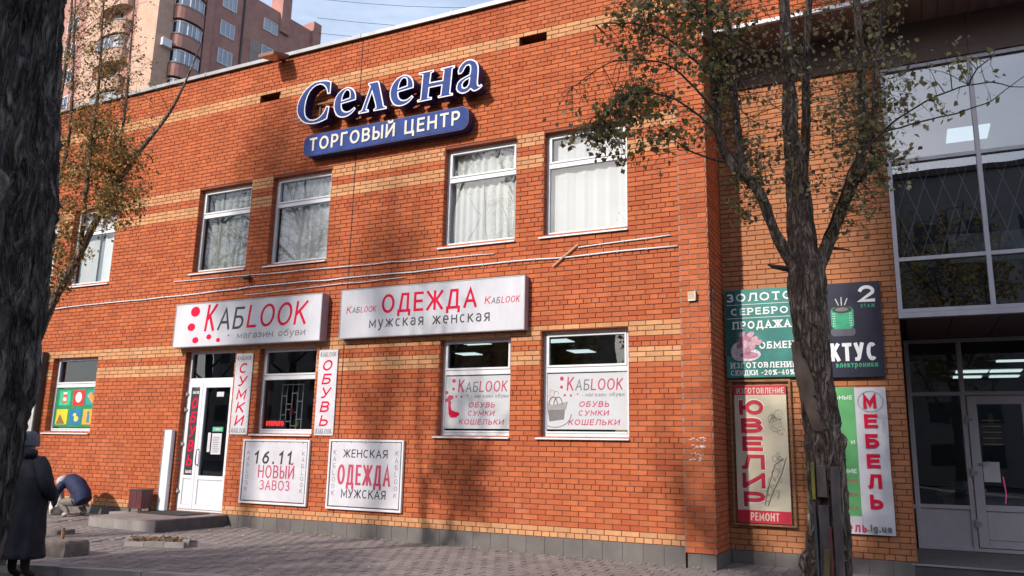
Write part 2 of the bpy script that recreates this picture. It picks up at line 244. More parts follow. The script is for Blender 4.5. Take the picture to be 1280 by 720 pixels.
def strokes(mb, ch, x0, h, t, sx, shear, y, depth, k0=0, serif=0., zb=0.):
    """one letter: every stroke a mitred ribbon; sx = horizontal scale; returns advance"""
    w, pl = GL[ch]; W_ = w * sx * h; tx = t
    def mp_(p): return (x0 + tx / 2 + p[0] * max(W_ - tx, .001), zb + t / 2 + p[1] * (h - t) if p[1] >= 0 else zb + t / 2 + p[1] * h)
    for si, line in enumerate(pl):
        P = [mp_(p) for p in line]; closed = len(P) > 3 and abs(P[0][0] - P[-1][0]) < 1e-5 and abs(P[0][1] - P[-1][1]) < 1e-5
        if closed: P = P[:-1]
        n = len(P); L, Rr = [], []
        for i, p in enumerate(P):
            def dr(a, b): d = (b[0] - a[0], b[1] - a[1]); l_ = math.hypot(*d) or 1; return (d[0] / l_, d[1] / l_)
            din = dr(P[i - 1], p) if (i or closed) else None; dout = dr(p, P[(i + 1) % n]) if (i < n - 1 or closed) else None
            din = din or dout; dout = dout or din; nx, nz = -(din[1] + dout[1]), din[0] + dout[0]; l_ = math.hypot(nx, nz) or 1; nx /= l_; nz /= l_
            c = max(.45, nx * -din[1] + nz * din[0]); e = (t / 2) / c; ex = 0
            if not closed and i in (0, n - 1) and not (ch in 'ЗСЭсеа' ): s_ = -1 if i == 0 else 1; p = (p[0] + din[0] * s_ * t / 2, p[1] + din[1] * s_ * t / 2)
            L.append((p[0] + nx * e, p[1] + nz * e)); Rr.append((p[0] - nx * e, p[1] - nz * e))
        yy = y - depth - .0004 * (si + k0); sh = lambda q_: (q_[0] + shear * (q_[1] - zb), q_[1])
        L = [sh(q_) for q_ in L]; Rr = [sh(q_) for q_ in Rr]; b = len(mb.v)
        mb.v += [(q_[0], yy, q_[1]) for q_ in L] + [(q_[0], yy, q_[1]) for q_ in Rr] + [(q_[0], y, q_[1]) for q_ in L] + [(q_[0], y, q_[1]) for q_ in Rr]
        for i in range(n if closed else n - 1):
            j = (i + 1) % n; mb.f += [(b + i, b + n + i, b + n + j, b + j), (b + 2 * n + i, b + i, b + j, b + 2 * n + j), (b + n + i, b + 3 * n + i, b + 3 * n + j, b + n + j)]; mb.m += [mb.mi] * 3
        if serif and not closed:
            for i, o_i in ((0, 1), (-1, -2)):
                a_, b_ = line[i], line[o_i]
                if min(abs(a_[1]), abs(a_[1] - 1)) < .02 and abs(a_[1] - b_[1]) > .15:
                    q_ = mp_(a_); zz = q_[1] - t / 2 if a_[1] < .5 else q_[1] + t / 2 - serif; xx_ = q_[0] + shear * (zz - zb); mb.box(xx_ - t * 1.25, yy - .0008, zz, xx_ + t * 1.25, y, zz + serif)
    return W_
def text(name, body, box, y, mat, parent, bold=0., shear=0., spacing=1., depth=.002, serif=False):
    """box = (x0,z0,x1,z1) on the plane y; every word an object of its own"""
    x0, z0, x1, z1 = box; lower = all(c in 'абвгджзийклмнопрстуяьэежсоaugl .' for c in body); top = 1. if any(c in GL and c not in 'аеоcсрувгжзиклмнтяьдэgua' for c in body) else .70
    bot = -.27 if any(c in 'руg' for c in body) else (-.2 if any(c in 'ДЦд' for c in body) and not lower else 0.); bot = bot if bot < -.25 else 0.
    h = (z1 - z0) / (top - bot); zb = z0 - bot * h; sp = .17 * spacing ** 2.2
    units = sum((.34 if c == ' ' else GL[c][0]) + sp for c in body) - sp; sx = (x1 - x0 - abs(shear) * h * .7) / (units * h); x = x0; t = h * (.115 + bold * 2.6); words = body.split(' '); i = 0; last = None
    t = min(t, h * .26)
    for wd in words:
        if wd:
            mb = MB()
            for c in wd: x += strokes(mb, c, x, h, t, sx, shear, y, depth, serif=h * .11 if serif else 0, zb=zb) + sp * sx * h
            last = mb.build(name, mat, parent)
        x += .34 * sx * h + sp * sx * h
    return last
def vtext(name, body, xc, w, z0, z1, y, mat, parent, bold=.0, shear=0., gap=.25, depth=.002):
    k = len(body); h = (z1 - z0) / (k + gap * (k - 1))
    for i, ch in enumerate(body):
        mb = MB(); zt = z1 - i * h * (1 + gap); t = min(h, w) * (.115 + bold * 2.6); ww = GL[ch][0]; wr = w * min(1.05, .55 + .6 * ww)
        strokes(mb, ch, xc - wr / 2 - shear * h / 2, h, t, wr / (ww * h), shear, y, depth, zb=zt - h); mb.build(name, mat, parent)
def serif(name, body, box, y, mat, parent, bold=.025): return text(name, body, box, y, mat, parent, bold=bold, spacing=1.1, serif=True)
def curve_prism(name, outlines, y0, y1, mat, parent, off=0., smooth_n=0):
    cu = bpy.data.curves.new('tmp', 'CURVE'); cu.dimensions = '2D'; cu.fill_mode = 'BOTH'; cu.extrude = abs(y1 - y0) / 2; cu.offset = off; cu.resolution_u = 4
    for pts in outlines:
        sp = cu.splines.new('POLY'); sp.points.add(len(pts) - 1); sp.use_cyclic_u = True
        for p, q in zip(sp.points, pts): p.co = (q[0], q[1], 0, 1)
    ob = bpy.data.objects.new('tmp', cu); COL.objects.link(ob); dg = bpy.context.evaluated_depsgraph_get(); dg.update()
    me = bpy.data.meshes.new_from_object(ob.evaluated_get(dg)); bpy.data.objects.remove(ob)
    ym = (y0 + y1) / 2
    for v in me.vertices: v.co = Vector((v.co.x, ym - v.co.z, v.co.y))
    me.materials.clear(); me.materials.append(mat); me.name = name; me.update()
    return link(name, me, parent)
def disc(mb, x, z, rx, rz, y0, y1, n=20, tilt=0.):
    mb.prism([(x + rx * math.cos(a) + tilt * rz * math.sin(a), z + rz * math.sin(a)) for a in [2 * math.pi * i / n for i in range(n)]], y0, y1)

# ================================================================== GROUND
def gz(x): return .02 - .0095 * max(-16., min(6., x))
g = MB()
xs = [-500, -16, 6, 500]; ys_ = [-500, 600]
for i in range(3):
    a, b = xs[i], xs[i + 1]; g.quad((a, ys_[0], gz(a) - .13), (b, ys_[0], gz(b) - .13), (b, ys_[1], gz(b) - .13), (a, ys_[1], gz(a) - .13))
set_struct(g.build('ground', ASPH))
# street slab (asphalt at kerb foot) nearer the camera
def KY(x): return -3.2 + .2857 * (x - 0.)        # kerb line between paving and asphalt
rd = MB()
for a, b in ((-16, 6),):
    rd.quad((a, -30, gz(a) - .06), (b, -30, gz(b) - .06), (b, KY(b), gz(b) - .06), (a, KY(a), gz(a) - .06))
set_struct(rd.build('road', ASPH))
pv = MB()
for a, b in ((-30, -16), (-16, -4), (-4, 6), (6, 12)):
    pv.quad((a, max(KY(a), -9) + .12, gz(a)), (b, KY(b) + .12 if b < 6 else -1.4, gz(b)), (b, 3.5, gz(b)), (a, 3.5, gz(a)))
pavement = set_struct(pv.build('pavement', PAVEJ))
# pavers: squares in running bond
def in_block(x, y):
    if -11.0 < x < -8.2 and y > -1.65: return True
    if -8.05 < x < -6.4 and -3.05 < y < -2.0: return True
    return y > -.02 and x < .42
PV = .2
pvs = []
for j in range(0, 36):
    yy = -.02 - (j + 1) * PV if True else 0
    for i in range(-75, 20):
        x0 = i * PV + (PV / 2 if j % 2 else 0)
        if yy < KY(x0) + .14 or in_block(x0 + .1, yy + .1): continue
        if yy < -6: continue
        pvs.append((x0, yy))
for j in range(5):
    for i in range(2, 14):
        x0 = .44 + (i - 2) * PV
        if x0 < 2.7: pvs.append((x0, -.02 + j * PV if j * PV < .85 else None))
pvs = [p for p in pvs if p[1] is not None]
def paver_mb(mb, x, y, s, z, jit=True):
    a = .0025; h = .010 + (random.uniform(-.002, .002) if jit else 0); b = .004; t1 = random.uniform(-.002, .002) if jit else 0
    mb.add([(x + a, y + a, z - .01), (x + s - a, y + a, z - .02), (x + s - a, y + s - a, z - .02), (x + a, y + s - a, z - .02),
            (x + a + b, y + a + b, z + h), (x + s - a - b, y + a + b, z + h + t1), (x + s - a - b, y + s - a - b, z + h + t1), (x + a + b, y + s - a - b, z + h)],
           [(4, 5, 6, 7), (0, 1, 5, 4), (1, 2, 6, 5), (2, 3, 7, 6), (3, 0, 4, 7)])
pvs.sort(key=lambda p: (p[0] - 1.2) ** 2 + (p[1] + 1.0) ** 2 * 1.0 if p[1] > -2.2 else 999)
um = MB(); paver_mb(um, 0, 0, PV, 0, False); ume = um.mesh('paver', PAVER)
for x, y in pvs[:280]:
    o = link('paver', ume, pavement, loc=(x, y, gz(x) + random.uniform(-.003, .003)))
    o.rotation_euler = (random.uniform(-.01, .01), random.uniform(-.01, .01) + .0095, 0)
mb = MB()
for x, y in pvs[280:]: paver_mb(mb, x, y, PV, gz(x))
mb.build('paver_field', PAVER, pavement, kind='stuff')
# kerb
kb = set_struct(link('kerb', None))
for i in range(16):
    x0 = -13 + i * 1.0; x1 = x0 + .985
    m_ = MB(); p = [(x0, KY(x0)), (x1, KY(x1)), (x1, KY(x1) + .13), (x0, KY(x0) + .13)]
    m_.prismz(p, gz(x0) - .12, gz(x0) + .035 + random.uniform(-.006, .006)); m_.build('kerb_stone', CONC, kb)
# ================================================================== MAIN BUILDING
bld = thing('shopping_centre', 'two storey orange brick shopping centre with yellow brick bands and glazed entrance wing', 'building', (-4, 4, 0))
BH, BL, Z0 = .077, .26, .30
NR = 115
ROOFZ = Z0 + NR * BH   # 9.155
UP = [(-15.65, -14.25), (-13.74, -12.33), (-9.89, -8.48), (-7.94, -6.52), (-4.07, -2.69), (-2.19, -.79)]
ZU0, ZU1 = 4.89, 6.66
LO = [(-13.79, -12.36, 1.73, 3.34), (-7.92, -6.58, 1.75, 3.34), (-4.02, -2.72, 1.75, 3.34), (-2.20, -.79, 1.75, 3.38)]
DOOR = (-9.82, -8.52, .30, 3.34)
HOLES = [(-8.47, -7.96, 8.309, 8.494), (-2.68, -2.17, 8.309, 8.494), (-14.9, -14.4, 8.309, 8.494)]
OPEN = [(a, b, ZU0, ZU1) for a, b in UP] + LO + [DOOR] + HOLES
def wall_sheet(mb, x0, x1, z0, z1, y, ops, th):
    """front sheet with openings as a grid of quads + reveals"""
    xs = sorted({x0, x1} | {v for o in ops for v in o[:2] if x0 < v < x1}); zs = sorted({z0, z1} | {v for o in ops for v in o[2:] if z0 < v < z1})
    for i in range(len(xs) - 1):
        for j in range(len(zs) - 1):
            cxm, czm = (xs[i] + xs[i + 1]) / 2, (zs[j] + zs[j + 1]) / 2
            if any(o[0] < cxm < o[1] and o[2] < czm < o[3] for o in ops): continue
            mb.quad((xs[i], y, zs[j]), (xs[i + 1], y, zs[j]), (xs[i + 1], y, zs[j + 1]), (xs[i], y, zs[j + 1]))
    for o in ops:
        a, b, c, d = o; mb.quad((a, y, c), (a, y, d), (a, y + th, d), (a, y + th, c)); mb.quad((b, y, c), (b, y + th, c), (b, y + th, d), (b, y, d))
        mb.quad((a, y, d), (b, y, d), (b, y + th, d), (a, y + th, d)); mb.quad((a, y, c), (a, y + th, c), (b, y + th, c), (b, y, c))
mb = MB(); wall_sheet(mb, -24, 0., 0, ROOFZ, .010, OPEN, .35)
wall = mb.build('wall', MORTAR, bld, label='long red brick front wall with yellow brick bands')
for i, o in enumerate(HOLES): MB().box(o[0], .30, o[2], o[1], .34, o[3]).build('vent_back', DARKM, wall)
# brick lists: (origin, u, n, a0, a1, z0, z1, tone, depth)
def rows_on(a0, a1, zbase, nrows, ops, tone, hdr, shift=0.):
    out = []
    for r in range(nrows):
        z0 = zbase + r * BH + .004; z1 = zbase + (r + 1) * BH - .004; zc = (z0 + z1) / 2
        cuts = sorted([(max(a0, o[0]), min(a1, o[1])) for o in ops if o[2] < zc < o[3] and o[1] > a0 and o[0] < a1])
        segs = []; c = a0
        for s, e in cuts:
            if s > c: segs.append((c, s))
            c = max(c, e)
        if c < a1: segs.append((c, a1))
        L = BL / 2 if hdr(r) else BL; off = ((BL / 2 if r % 2 else 0) if not hdr(r) else BL / 4) + shift
        for s, e in segs:
            k = math.floor((s - off) / L)
            while True:
                p, q = off + k * L, off + (k + 1) * L; k += 1
                if p >= e - .02: break
                p2, q2 = max(p, s), min(q, e)
                if q2 - p2 < .035: continue
                full = abs((q2 - p2) - L) < 1e-6
                out.append((p2 + (.004 if p2 > s + 1e-6 else .0), q2 - (.004 if q2 < e - 1e-6 else 0.), z0, z1, tone(r), full, L))
    return out
BAND = set(list(range(33, 36)) + list(range(38, 41)) + list(range(75, 78)) + list(range(80, 83)) + list(range(104, 107)) + [0, 1])
hd = lambda r: r % 9 == 0
main = rows_on(-24, 0, Z0, NR, OPEN, lambda r: 'Y' if r in BAND else 'R', hd)
def emit_brick(mb, O, u, n, a0, a1, z0, z1, depth=.012):
    b = .003; O = Vector(O); P = lambda a, d, z: tuple(O + u * a + n * d + Vector((0, 0, z)))
    d1 = depth + random.uniform(-.0018, .0018)
    mb.add([P(a0, 0, z0), P(a1, 0, z0), P(a1, 0, z1), P(a0, 0, z1), P(a0 + b, d1, z0 + b), P(a1 - b, d1, z0 + b), P(a1 - b, d1, z1 - b), P(a0 + b, d1, z1 - b)],
           [(4, 5, 6, 7), (0, 1, 5, 4), (1, 2, 6, 5), (2, 3, 7, 6), (3, 0, 4, 7)])
UX, UYn, NY = Vector((1, 0, 0)), Vector((0, 1, 0)), Vector((0, -1, 0))
# pieces that are objects of their own: the bricks nearest to the viewer
single = {}
def brick_mesh(L, tone):
    if (L, tone) not in single:
        q = MB(); emit_brick(q, (0, 0, 0), UX, NY, .004, L - .004, .004, BH - .004); single[(L, tone)] = q.mesh('brick', {'R': BR_RED, 'Y': BR_YEL, 'O': BR_ORG}[tone])
    return single[(L, tone)]
bag_ = {'R': MB(), 'Y': MB()}
cand = [b for b in main if b[5]]; cand.sort(key=lambda b: (b[0] - .3) ** 2 + ((b[2] - 1.2)) ** 2)
chosen = set(id(b) for b in cand[:190])
for b in main:
    if id(b) in chosen: link('brick', brick_mesh(b[6], b[4]), wall, loc=(b[0] - .004, .010 + random.uniform(-.001, .001), b[2] - .004))
    else: emit_brick(bag_[b[4]], (0, .010, 0), UX, NY, b[0], b[1], b[2], b[3])
bag_['R'].build('red_brick_field', BR_RED, wall, kind='stuff'); bag_['Y'].build('yellow_brick_field', BR_YEL, wall, kind='stuff')
# jamb bricks (left jambs face the viewer) and lintels
jm = MB()
for a, b, c, d in OPEN[:-3]:
    for r in range(NR):
        z = Z0 + r * BH
        if z >= c - .04 and z + BH <= d + .04: emit_brick(jm, (a, .002, 0), UYn, Vector((1, 0, 0)), .0, .115, max(z + .005, c), min(z + BH - .005, d), .006)
jm.build('jamb_bricks', BR_RED, wall, kind='stuff')
for a, b, c, d in OPEN[:-3]: MB().box(a - .0, .004, d - .006, b, .13, d - .001).build('lintel_soffit', BR_RED, wall)
MB().box(-5.995, -.006, Z0 + .1, -5.98, .012, ROOFZ).build('wall_joint', SEAM, wall)
# pilaster
pil = MB().box(0, -.026, .223, .42, .01, 7.84).box(0, -.026, 7.84, .42, .01, ROOFZ).mesh('pilaster', MORTAR_L); pil = link('pilaster', pil, bld)
pr = rows_on(0, .42, .223, NR + 1, [], lambda r: 'R', lambda r: False, shift=.15)
pb = MB(); cnt = 0
for b in pr:
    if b[5] and b[2] < 4.2 and cnt < 60: link('brick', brick_mesh(b[6], 'R'), pil, loc=(b[0] - .004, -.026, b[2] - .004)); cnt += 1
    else: emit_brick(pb, (0, -.026, 0), UX, NY, b[0], b[1], b[2], b[3])
pb.build('brick_field', BR_RED, pil, kind='stuff')
# return wall of the pilaster (faces the wing)
rw = MB().quad((.42, -.026, .0), (.42, .91, .0), (.42, .91, 7.84), (.42, -.026, 7.84)).build('return_wall', MORTAR, bld)
rb = MB()
for b in rows_on(0, .92, .223, 99, [], lambda r: 'R', lambda r: False): emit_brick(rb, (.42, -.026, 0), UYn, Vector((1, 0, 0)), b[0], b[1], b[2], b[3], .010)
rb.build('brick_field', BR_RED, rw, kind='stuff')
# wing wall (recessed .9 m)
wg = MB().quad((.42, .91, -.05), (2.83, .91, -.05), (2.83, .91, 7.30), (.42, .91, 7.30)); wg.quad((2.83, .91, -.05), (2.83, 3.1, -.05), (2.83, 3.1, 3.6), (2.83, .91, 3.6))
wing = wg.build('wing_wall', MORTAR, bld, label='recessed light orange brick wall under the overhang')
wr = rows_on(.43, 2.83, .21, 92, [], lambda r: 'O', hd, shift=.04); wb = MB(); wc = [b for b in wr if b[5] and b[2] < 4.0]
wc.sort(key=lambda b: b[2]); ch2 = set(id(b) for b in wc[:48])
for b in wr:
    if id(b) in ch2: link('brick', brick_mesh(b[6], 'O'), wing, loc=(b[0] - .004, .91, b[2] - .004))
    else: emit_brick(wb, (0, .91, 0), UX, NY, b[0], b[1], b[2], b[3])
for b in rows_on(0, 2.2, .21, 42, [], lambda r: 'O', hd): emit_brick(wb, (2.83, .91, 0), UYn, Vector((1, 0, 0)), b[0], b[1], b[2], b[3], .008)
wb.build('brick_field', BR_ORG, wing, kind='stuff')
GREYWALL_ = pmat('slab_grey', (.11, .10, .10), .9, .1, 2)
# plinth tiles
px_ = -24.
while px_ < -.02:
    w_ = min(.3, -px_)
    if not (DOOR[0] - .2 < px_ + .15 < DOOR[1] + .15): MB().bbox(px_ + .002, .003, -.1, px_ + w_ - .002, .03, Z0 - .004, .002).build('plinth_tile', PLINTH, bld)
    px_ += .3
for a, b in ((.03, .22), (.222, .425)): MB().bbox(a, -.014, -.1, b, .03, .219, .002).build('plinth_tile', PLINTH, bld)
for i in range(3): MB().box(.43 - .02, .03 + i * .3, -.1, .435, .03 + i * .3 + .297, .219).build('plinth_tile', PLINTH, bld)
for i in range(8): MB().bbox(.45 + i * .3, .895, -.15, min(.45 + i * .3 + .297, 2.80), .925, .206, .002).build('plinth_tile', PLINTH, bld)
MB().box(-24, .0125, -.2, 0, .4, .29).build('footing', MORTAR, bld); MB().box(-24, .37, 3.6, .40, 6, 4.35).build('floor_slab', GREYWALL_, bld)
# overhang over the wing: brick front, white drip strip, plank soffit
ov = MB().quad((.42, .010, 7.86), (9, .010, 7.86), (9, .010, ROOFZ), (.42, .010, ROOFZ)).build('overhang_front', MORTAR, bld)
ob_ = MB()
for b in rows_on(.42, 9, Z0 + 98 * BH, NR - 98, [], lambda r: 'R', lambda r: (r + 98) % 9 == 0): emit_brick(ob_, (0, .010, 0), UX, NY, b[0], b[1], b[2], b[3])
ob_.build('brick_field', BR_RED, ov, kind='stuff')
MB().box(.425, -.03, 7.80, 9, .03, 7.855).build('drip_strip', WHITE_PVC, ov)
for i in range(43): MB().box(.43 + i * .2, .03, 7.815, .43 + i * .2 + .192, .915, 7.84).build('soffit_board', SOFFIT, ov)
MB().box(.42, .02, 7.842, 9, 4, 7.86).build('overhang_slab', BROWN, ov)
MB().box(.43, .86, 7.24, 2.83, .905, 7.81).build('wall_cladding', BROWN, bld)
for i in range(6): MB().box(2.832 + i * 1.15, .86, 7.18, 2.832 + i * 1.15 + 1.143, .905, 7.81).build('cladding_panel', BROWN, bld)
# roof coping
xx = -24
while xx < 9:
    MB().add([(xx, -.07, ROOFZ + .012), (xx + 1.99, -.07, ROOFZ + .012), (xx + 1.99, .35, ROOFZ + .012), (xx, .35, ROOFZ + .012), (xx, -.07, ROOFZ + .085), (xx + 1.99, -.07, ROOFZ + .085), (xx + 1.99, .35, ROOFZ + .13), (xx, .35, ROOFZ + .13)],
             [(0, 3, 2, 1), (4, 5, 6, 7), (0, 1, 5, 4), (1, 2, 6, 5), (2, 3, 7, 6), (3, 0, 4, 7)]).build('roof_coping', GREY_METAL, bld)
    MB().box(xx + 1.975, -.078, ROOFZ + .01, xx + 2.0, -.06, ROOFZ + .10).build('coping_seam', GREY_METAL, bld); xx += 2
MB().box(-24, -.03, ROOFZ + .001, 9, .3, ROOFZ + .011).build('coping_shadow_line', SEAM, bld)  # dark strip painting in the shadow line under the coping
MB().box(-24, .3, 8.6, 9, 22, 8.8).build('roof', BROWN, bld)
MB().box(-24.3, 0, 0, -24.0, 22, ROOFZ).box(9, 0, 3.6, 9.3, 22, ROOFZ).box(-24, 21.7, 0, 9, 22, 8.8).build('side_wall', BR_RED, bld)
# --------- interiors
def room(name, x0, x1, y0, y1, z0, z1, mw=ROOM, mc=ROOMC):
    q = MB(); q.mi = 0
    q.quad((x0, y1, z0), (x1, y1, z0), (x1, y1, z1), (x0, y1, z1)); q.quad((x0, y0, z0), (x0, y1, z0), (x0, y1, z1), (x0, y0, z1)); q.quad((x1, y0, z0), (x1, y0, z1), (x1, y1, z1), (x1, y1, z0)); q.quad((x0, y0, z0), (x1, y0, z0), (x1, y1, z0), (x0, y1, z0))
    q.mi = 1; q.quad((x0, y0, z1), (x0, y1, z1), (x1, y1, z1), (x1, y0, z1))
    return q.build(name, [mw, mc], bld)
GREYWALL = pmat('room_wall_grey', (.11, .10, .10), .9, .1, 2)
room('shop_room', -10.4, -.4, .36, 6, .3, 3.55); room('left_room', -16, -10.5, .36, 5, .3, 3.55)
MB().quad((-24, .40, 4.4), (0, .40, 4.4), (0, .40, 8.0), (-24, .40, 8.0)).build('upper_room_back', GREYWALL, bld)
for (x, y, w, l) in ((-4.6, 1.5, .55, .5), (-2.95, 1.7, .5, .45), (-3.1, 3.2, .5, .5), (-7.05, 1.6, .5, .4), (-5.5, 3.0, .5, .4)):
    lt = MB().box(x, y, 3.50, x + w, y + l, 3.54).build('ceiling_lamp', ALU, bld)
    for k in range(4): MB().box(x + .02, y + .03 + k * l / 4, 3.485, x + w - .02, y + .03 + k * l / 4 + .035, 3.499).build('lamp_tube', LAMP, lt)
# --------- windows
def window(a, b, c, d, bar, pane_mat, lower_frame=.075, film=False, y=.12, right_hidden=0, mullion=None):
    f = .058
    fr = MB(); fr.bbox(a, y, c + f + .0005, a + f, y + .06, d - f - .0005, .006); fr.bbox(b - f, y, c + f + .0005, b, y + .06, d - f - .0005, .006)
    fr.bbox(a, y, d - f, b, y + .06, d, .006); fr.bbox(a, y, c, b, y + .06, c + f, .006); fr.bbox(a + f, y + .002, bar - .04, b - f, y + .06, bar + .04, .006)
    w = fr.build('window', WHITE_PVC, bld)
    s = MB(); g_ = .035      # sash of the upper light
    for x0, x1, z0, z1 in ((a + f + .001, b - f - .001, bar + .041, d - f - .001),):
        s.bbox(x0, y - .012, z0, x0 + g_, y + .05, z1, .005); s.bbox(x1 - g_, y - .012, z0, x1, y + .05, z1, .005); s.bbox(x0 + g_, y - .0115, z1 - g_, x1 - g_, y + .05, z1, .005); s.bbox(x0 + g_, y - .0115, z0, x1 - g_, y + .05, z0 + g_, .005)
    s.build('sash', WHITE_PVC, w)
    MB().box(a + f, y + .03, bar + .04, b - f, y + .036, d - f).build('pane', pane_mat, w)
    MB().box(a + f, y + .03, c + f, b - f, y + .036, bar - .04).build('pane', pane_mat, w)
    if lower_frame: MB().bbox(a + f, y - .006, c + f + .001, b - f, y + .028, c + f + lower_frame * .4, .004).build('bottom_rail', WHITE_PVC, w)
    MB().add([(a - .06, -.045, c - .035), (b + .01, -.045, c - .035), (b + .01, y, c - .022), (a - .06, y, c - .022), (a - .06, -.045, c - .012), (b + .01, -.045, c - .012), (b + .01, y, c - .001), (a - .06, y, c - .001)],
             [(0, 3, 2, 1), (4, 5, 6, 7), (0, 1, 5, 4), (1, 2, 6, 5), (2, 3, 7, 6), (3, 0, 4, 7)]).build('sill', WHITE_PVC, w)
    for sx in (a + .02, (a + b) / 2, b - .03): MB().box(sx, y - .004, c + .02, sx + .012, y + .01, c + .03).build('drain_cap', GREY_METAL, w)
    return w
def curtain(w, x0, x1, z0, z1, y, mat, amp=.02, per=.12):
    q = MB(); n = max(4, int((x1 - x0) / .015))
    for i in range(n + 1):
        x = x0 + (x1 - x0) * i / n; yy = y + amp * math.sin(x * 2 * math.pi / per + 1.3 * math.sin(x * 5)) + amp * .3 * math.sin(x * 61)
        q.v += [(x, yy, z0), (x, yy, z1)]
    for i in range(n): q.f.append((2 * i, 2 * i + 2, 2 * i + 3, 2 * i + 1)); q.m.append(0)
    return q.build('curtain', mat, w, smooth=True)
MIDG = pmat('curtain_grey', (.30, .30, .29), .9, .25, 9, stretch=(1, 1, .2))
for i, (a, b) in enumerate(UP):
    w = window(a, b, ZU0, ZU1, 6.10, GL_UP)
    if i == 5: curtain(w, a + .02, b - .02, ZU0, ZU1, .24, pmat('curtain_cream', (.60, .60, .62), .9, .06, 2), .012, .26)
    elif i == 4: curtain(w, a + .02, b - .02, ZU0, ZU1, .26, BLIND, .02, .14)
    elif i == 3: curtain(w, a + .02, a + .58, ZU0, ZU1, .27, BLIND, .012, .17); curtain(w, a + .56, b - .02, ZU0, ZU1, .25, BLIND, .018, .16)
    elif i == 2: curtain(w, a + .02, b - .02, ZU0, ZU1, .27, MIDG, .018, .16)
    else: curtain(w, a + .02, a + .62, ZU0, ZU1, .26, BLIND, .006, .3); curtain(w, a + .62, a + .84, ZU0, ZU1, .30, MIDG, .01, .3); curtain(w, a + .82, b - .02, ZU0, ZU1, .25, CURT, .006, .3)
for i, (a, b, c, d) in enumerate(LO):
    window(a, b, c, d, 2.77 if i else 2.72, GL_LO)
# --------- entrance door of the shoe shop
a, b, c, d = DOOR; y = .12; f = .065
dr = MB(); dr.bbox(a, y, c, a + f, y + .07, d, .006); dr.bbox(b - f, y, c, b, y + .07, d, .006); dr.bbox(a + f, y, d - f, b - f, y + .07, d, .006); dr.bbox(a + f, y, 2.70, b - f, y + .07, 2.80, .006); dr.bbox(a + f, y, c, b - f, y + .07, c + .04, .006)
door = dr.build('entrance_door', WHITE_PVC, bld)
MB().box(a + f, y + .03, 2.80, b - f, y + .036, d - f).build('pane', GL_LO, door)
def leaf(x0, x1, z0, z1, gx, gz0, mat):
    q = MB(); q.bbox(x0, y - .02, z0, x0 + gx, y + .05, z1, .005); q.bbox(x1 - gx, y - .02, z0, x1, y + .05, z1, .005); q.bbox(x0 + gx, y - .0195, z1 - gx, x1 - gx, y + .05, z1, .005); q.bbox(x0 + gx, y - .0195, z0, x1 - gx, y + .05, z0 + gx, .005)
    q.bbox(x0 + gx, y - .0195, gz0 - gx * .9, x1 - gx, y + .05, gz0, .005); q.bbox(x0 + gx + .001, y - .005, z0 + gx + .001, x1 - gx - .001, y + .04, gz0 - gx * .9 - .001, .008)
    lf = q.build('door_leaf', WHITE_PVC, door); MB().box(x0 + gx, y + .01, gz0, x1 - gx, y + .016, z1 - gx).build('glazing', mat, lf); return lf
l1 = leaf(a + f + .002, -9.385, c + .04, 2.698, .075, .96, GL_LO); l2 = leaf(-9.38, b - f - .002, c + .04, 2.698, .085, .96, GL_LO)
for z in (.62, 1.5, 2.15, 2.45): MB().box(a - .005, y - .045, z, a + .045, y, z + .085).box(a + .03, y - .05, z + .02, a + .09, y - .02, z + .06).build('hinge', GREY_METAL, door)
MB().tube([(-9.335, y - .02, 1.15), (-9.335, y - .075, 1.17), (-9.335, y - .085, 1.3), (-9.335, y - .075, 1.43), (-9.335, y - .02, 1.45)], .012, 8).build('handle', GREY_METAL, l2, True)
# --------- curtain wall above the wing entrance
cy_ = .9
cwm = MB()
for x in (2.86, 3.98, 5.1, 6.22, 7.34, 8.46): cwm.bbox(x - .03, cy_ - .04, 3.51, x + .03, cy_ + .06, 7.16, .004)
for z in (3.54, 4.27, 5.71, 7.13):
    for i in range(5): cwm.bbox(2.89 + i * 1.12, cy_ - .038, z - .028, 2.89 + i * 1.12 + 1.06, cy_ + .06, z + .028, .004)
cw = cwm.build('curtain_wall', ALU, bld, label='aluminium framed glass wall above the recessed entrance')
for i in range(5):
    for z0, z1 in ((3.568, 4.242), (4.298, 5.682), (5.738, 7.102)):
        MB().box(2.89 + i * 1.12, cy_ + .01, z0, 3.95 + i * 1.12, cy_ + .02, z1).build('pane', GL_CW, cw)
MB().box(2.83, cy_ - .06, 3.44, 9, cy_ + .05, 3.508).build('sill_flashing', ALU, cw)
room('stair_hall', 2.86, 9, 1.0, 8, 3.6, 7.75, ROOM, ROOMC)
for k in range(3): MB().box(3.75 + k * 2.0, 2.7, 6.76, 4.35 + k * 2.0, 3.3, 6.79).build('ceiling_lamp', LAMP, bld)
PALE = pmat('parapet_pale', (.36, .42, .42), .7, .1, 3)
MB().box(3.55, 1.5, 4.3, 9, 1.6, 4.72).build('inner_parapet', PALE, bld)
gr = MB()
for k in range(26):
    x = 2.7 + k * .24; gr.box(x, 1.25, 4.3, x + .004, 1.254, 4.301)
    gr.tube([(x, 1.00, 4.3), (x + .45, 1.00, 5.69)], .006, 3, False); gr.tube([(x + .45, 1.014, 4.3), (x, 1.014, 5.69)], .006, 3, False)
gr.build('window_grille', WHITE_PVC, bld, kind='stuff')
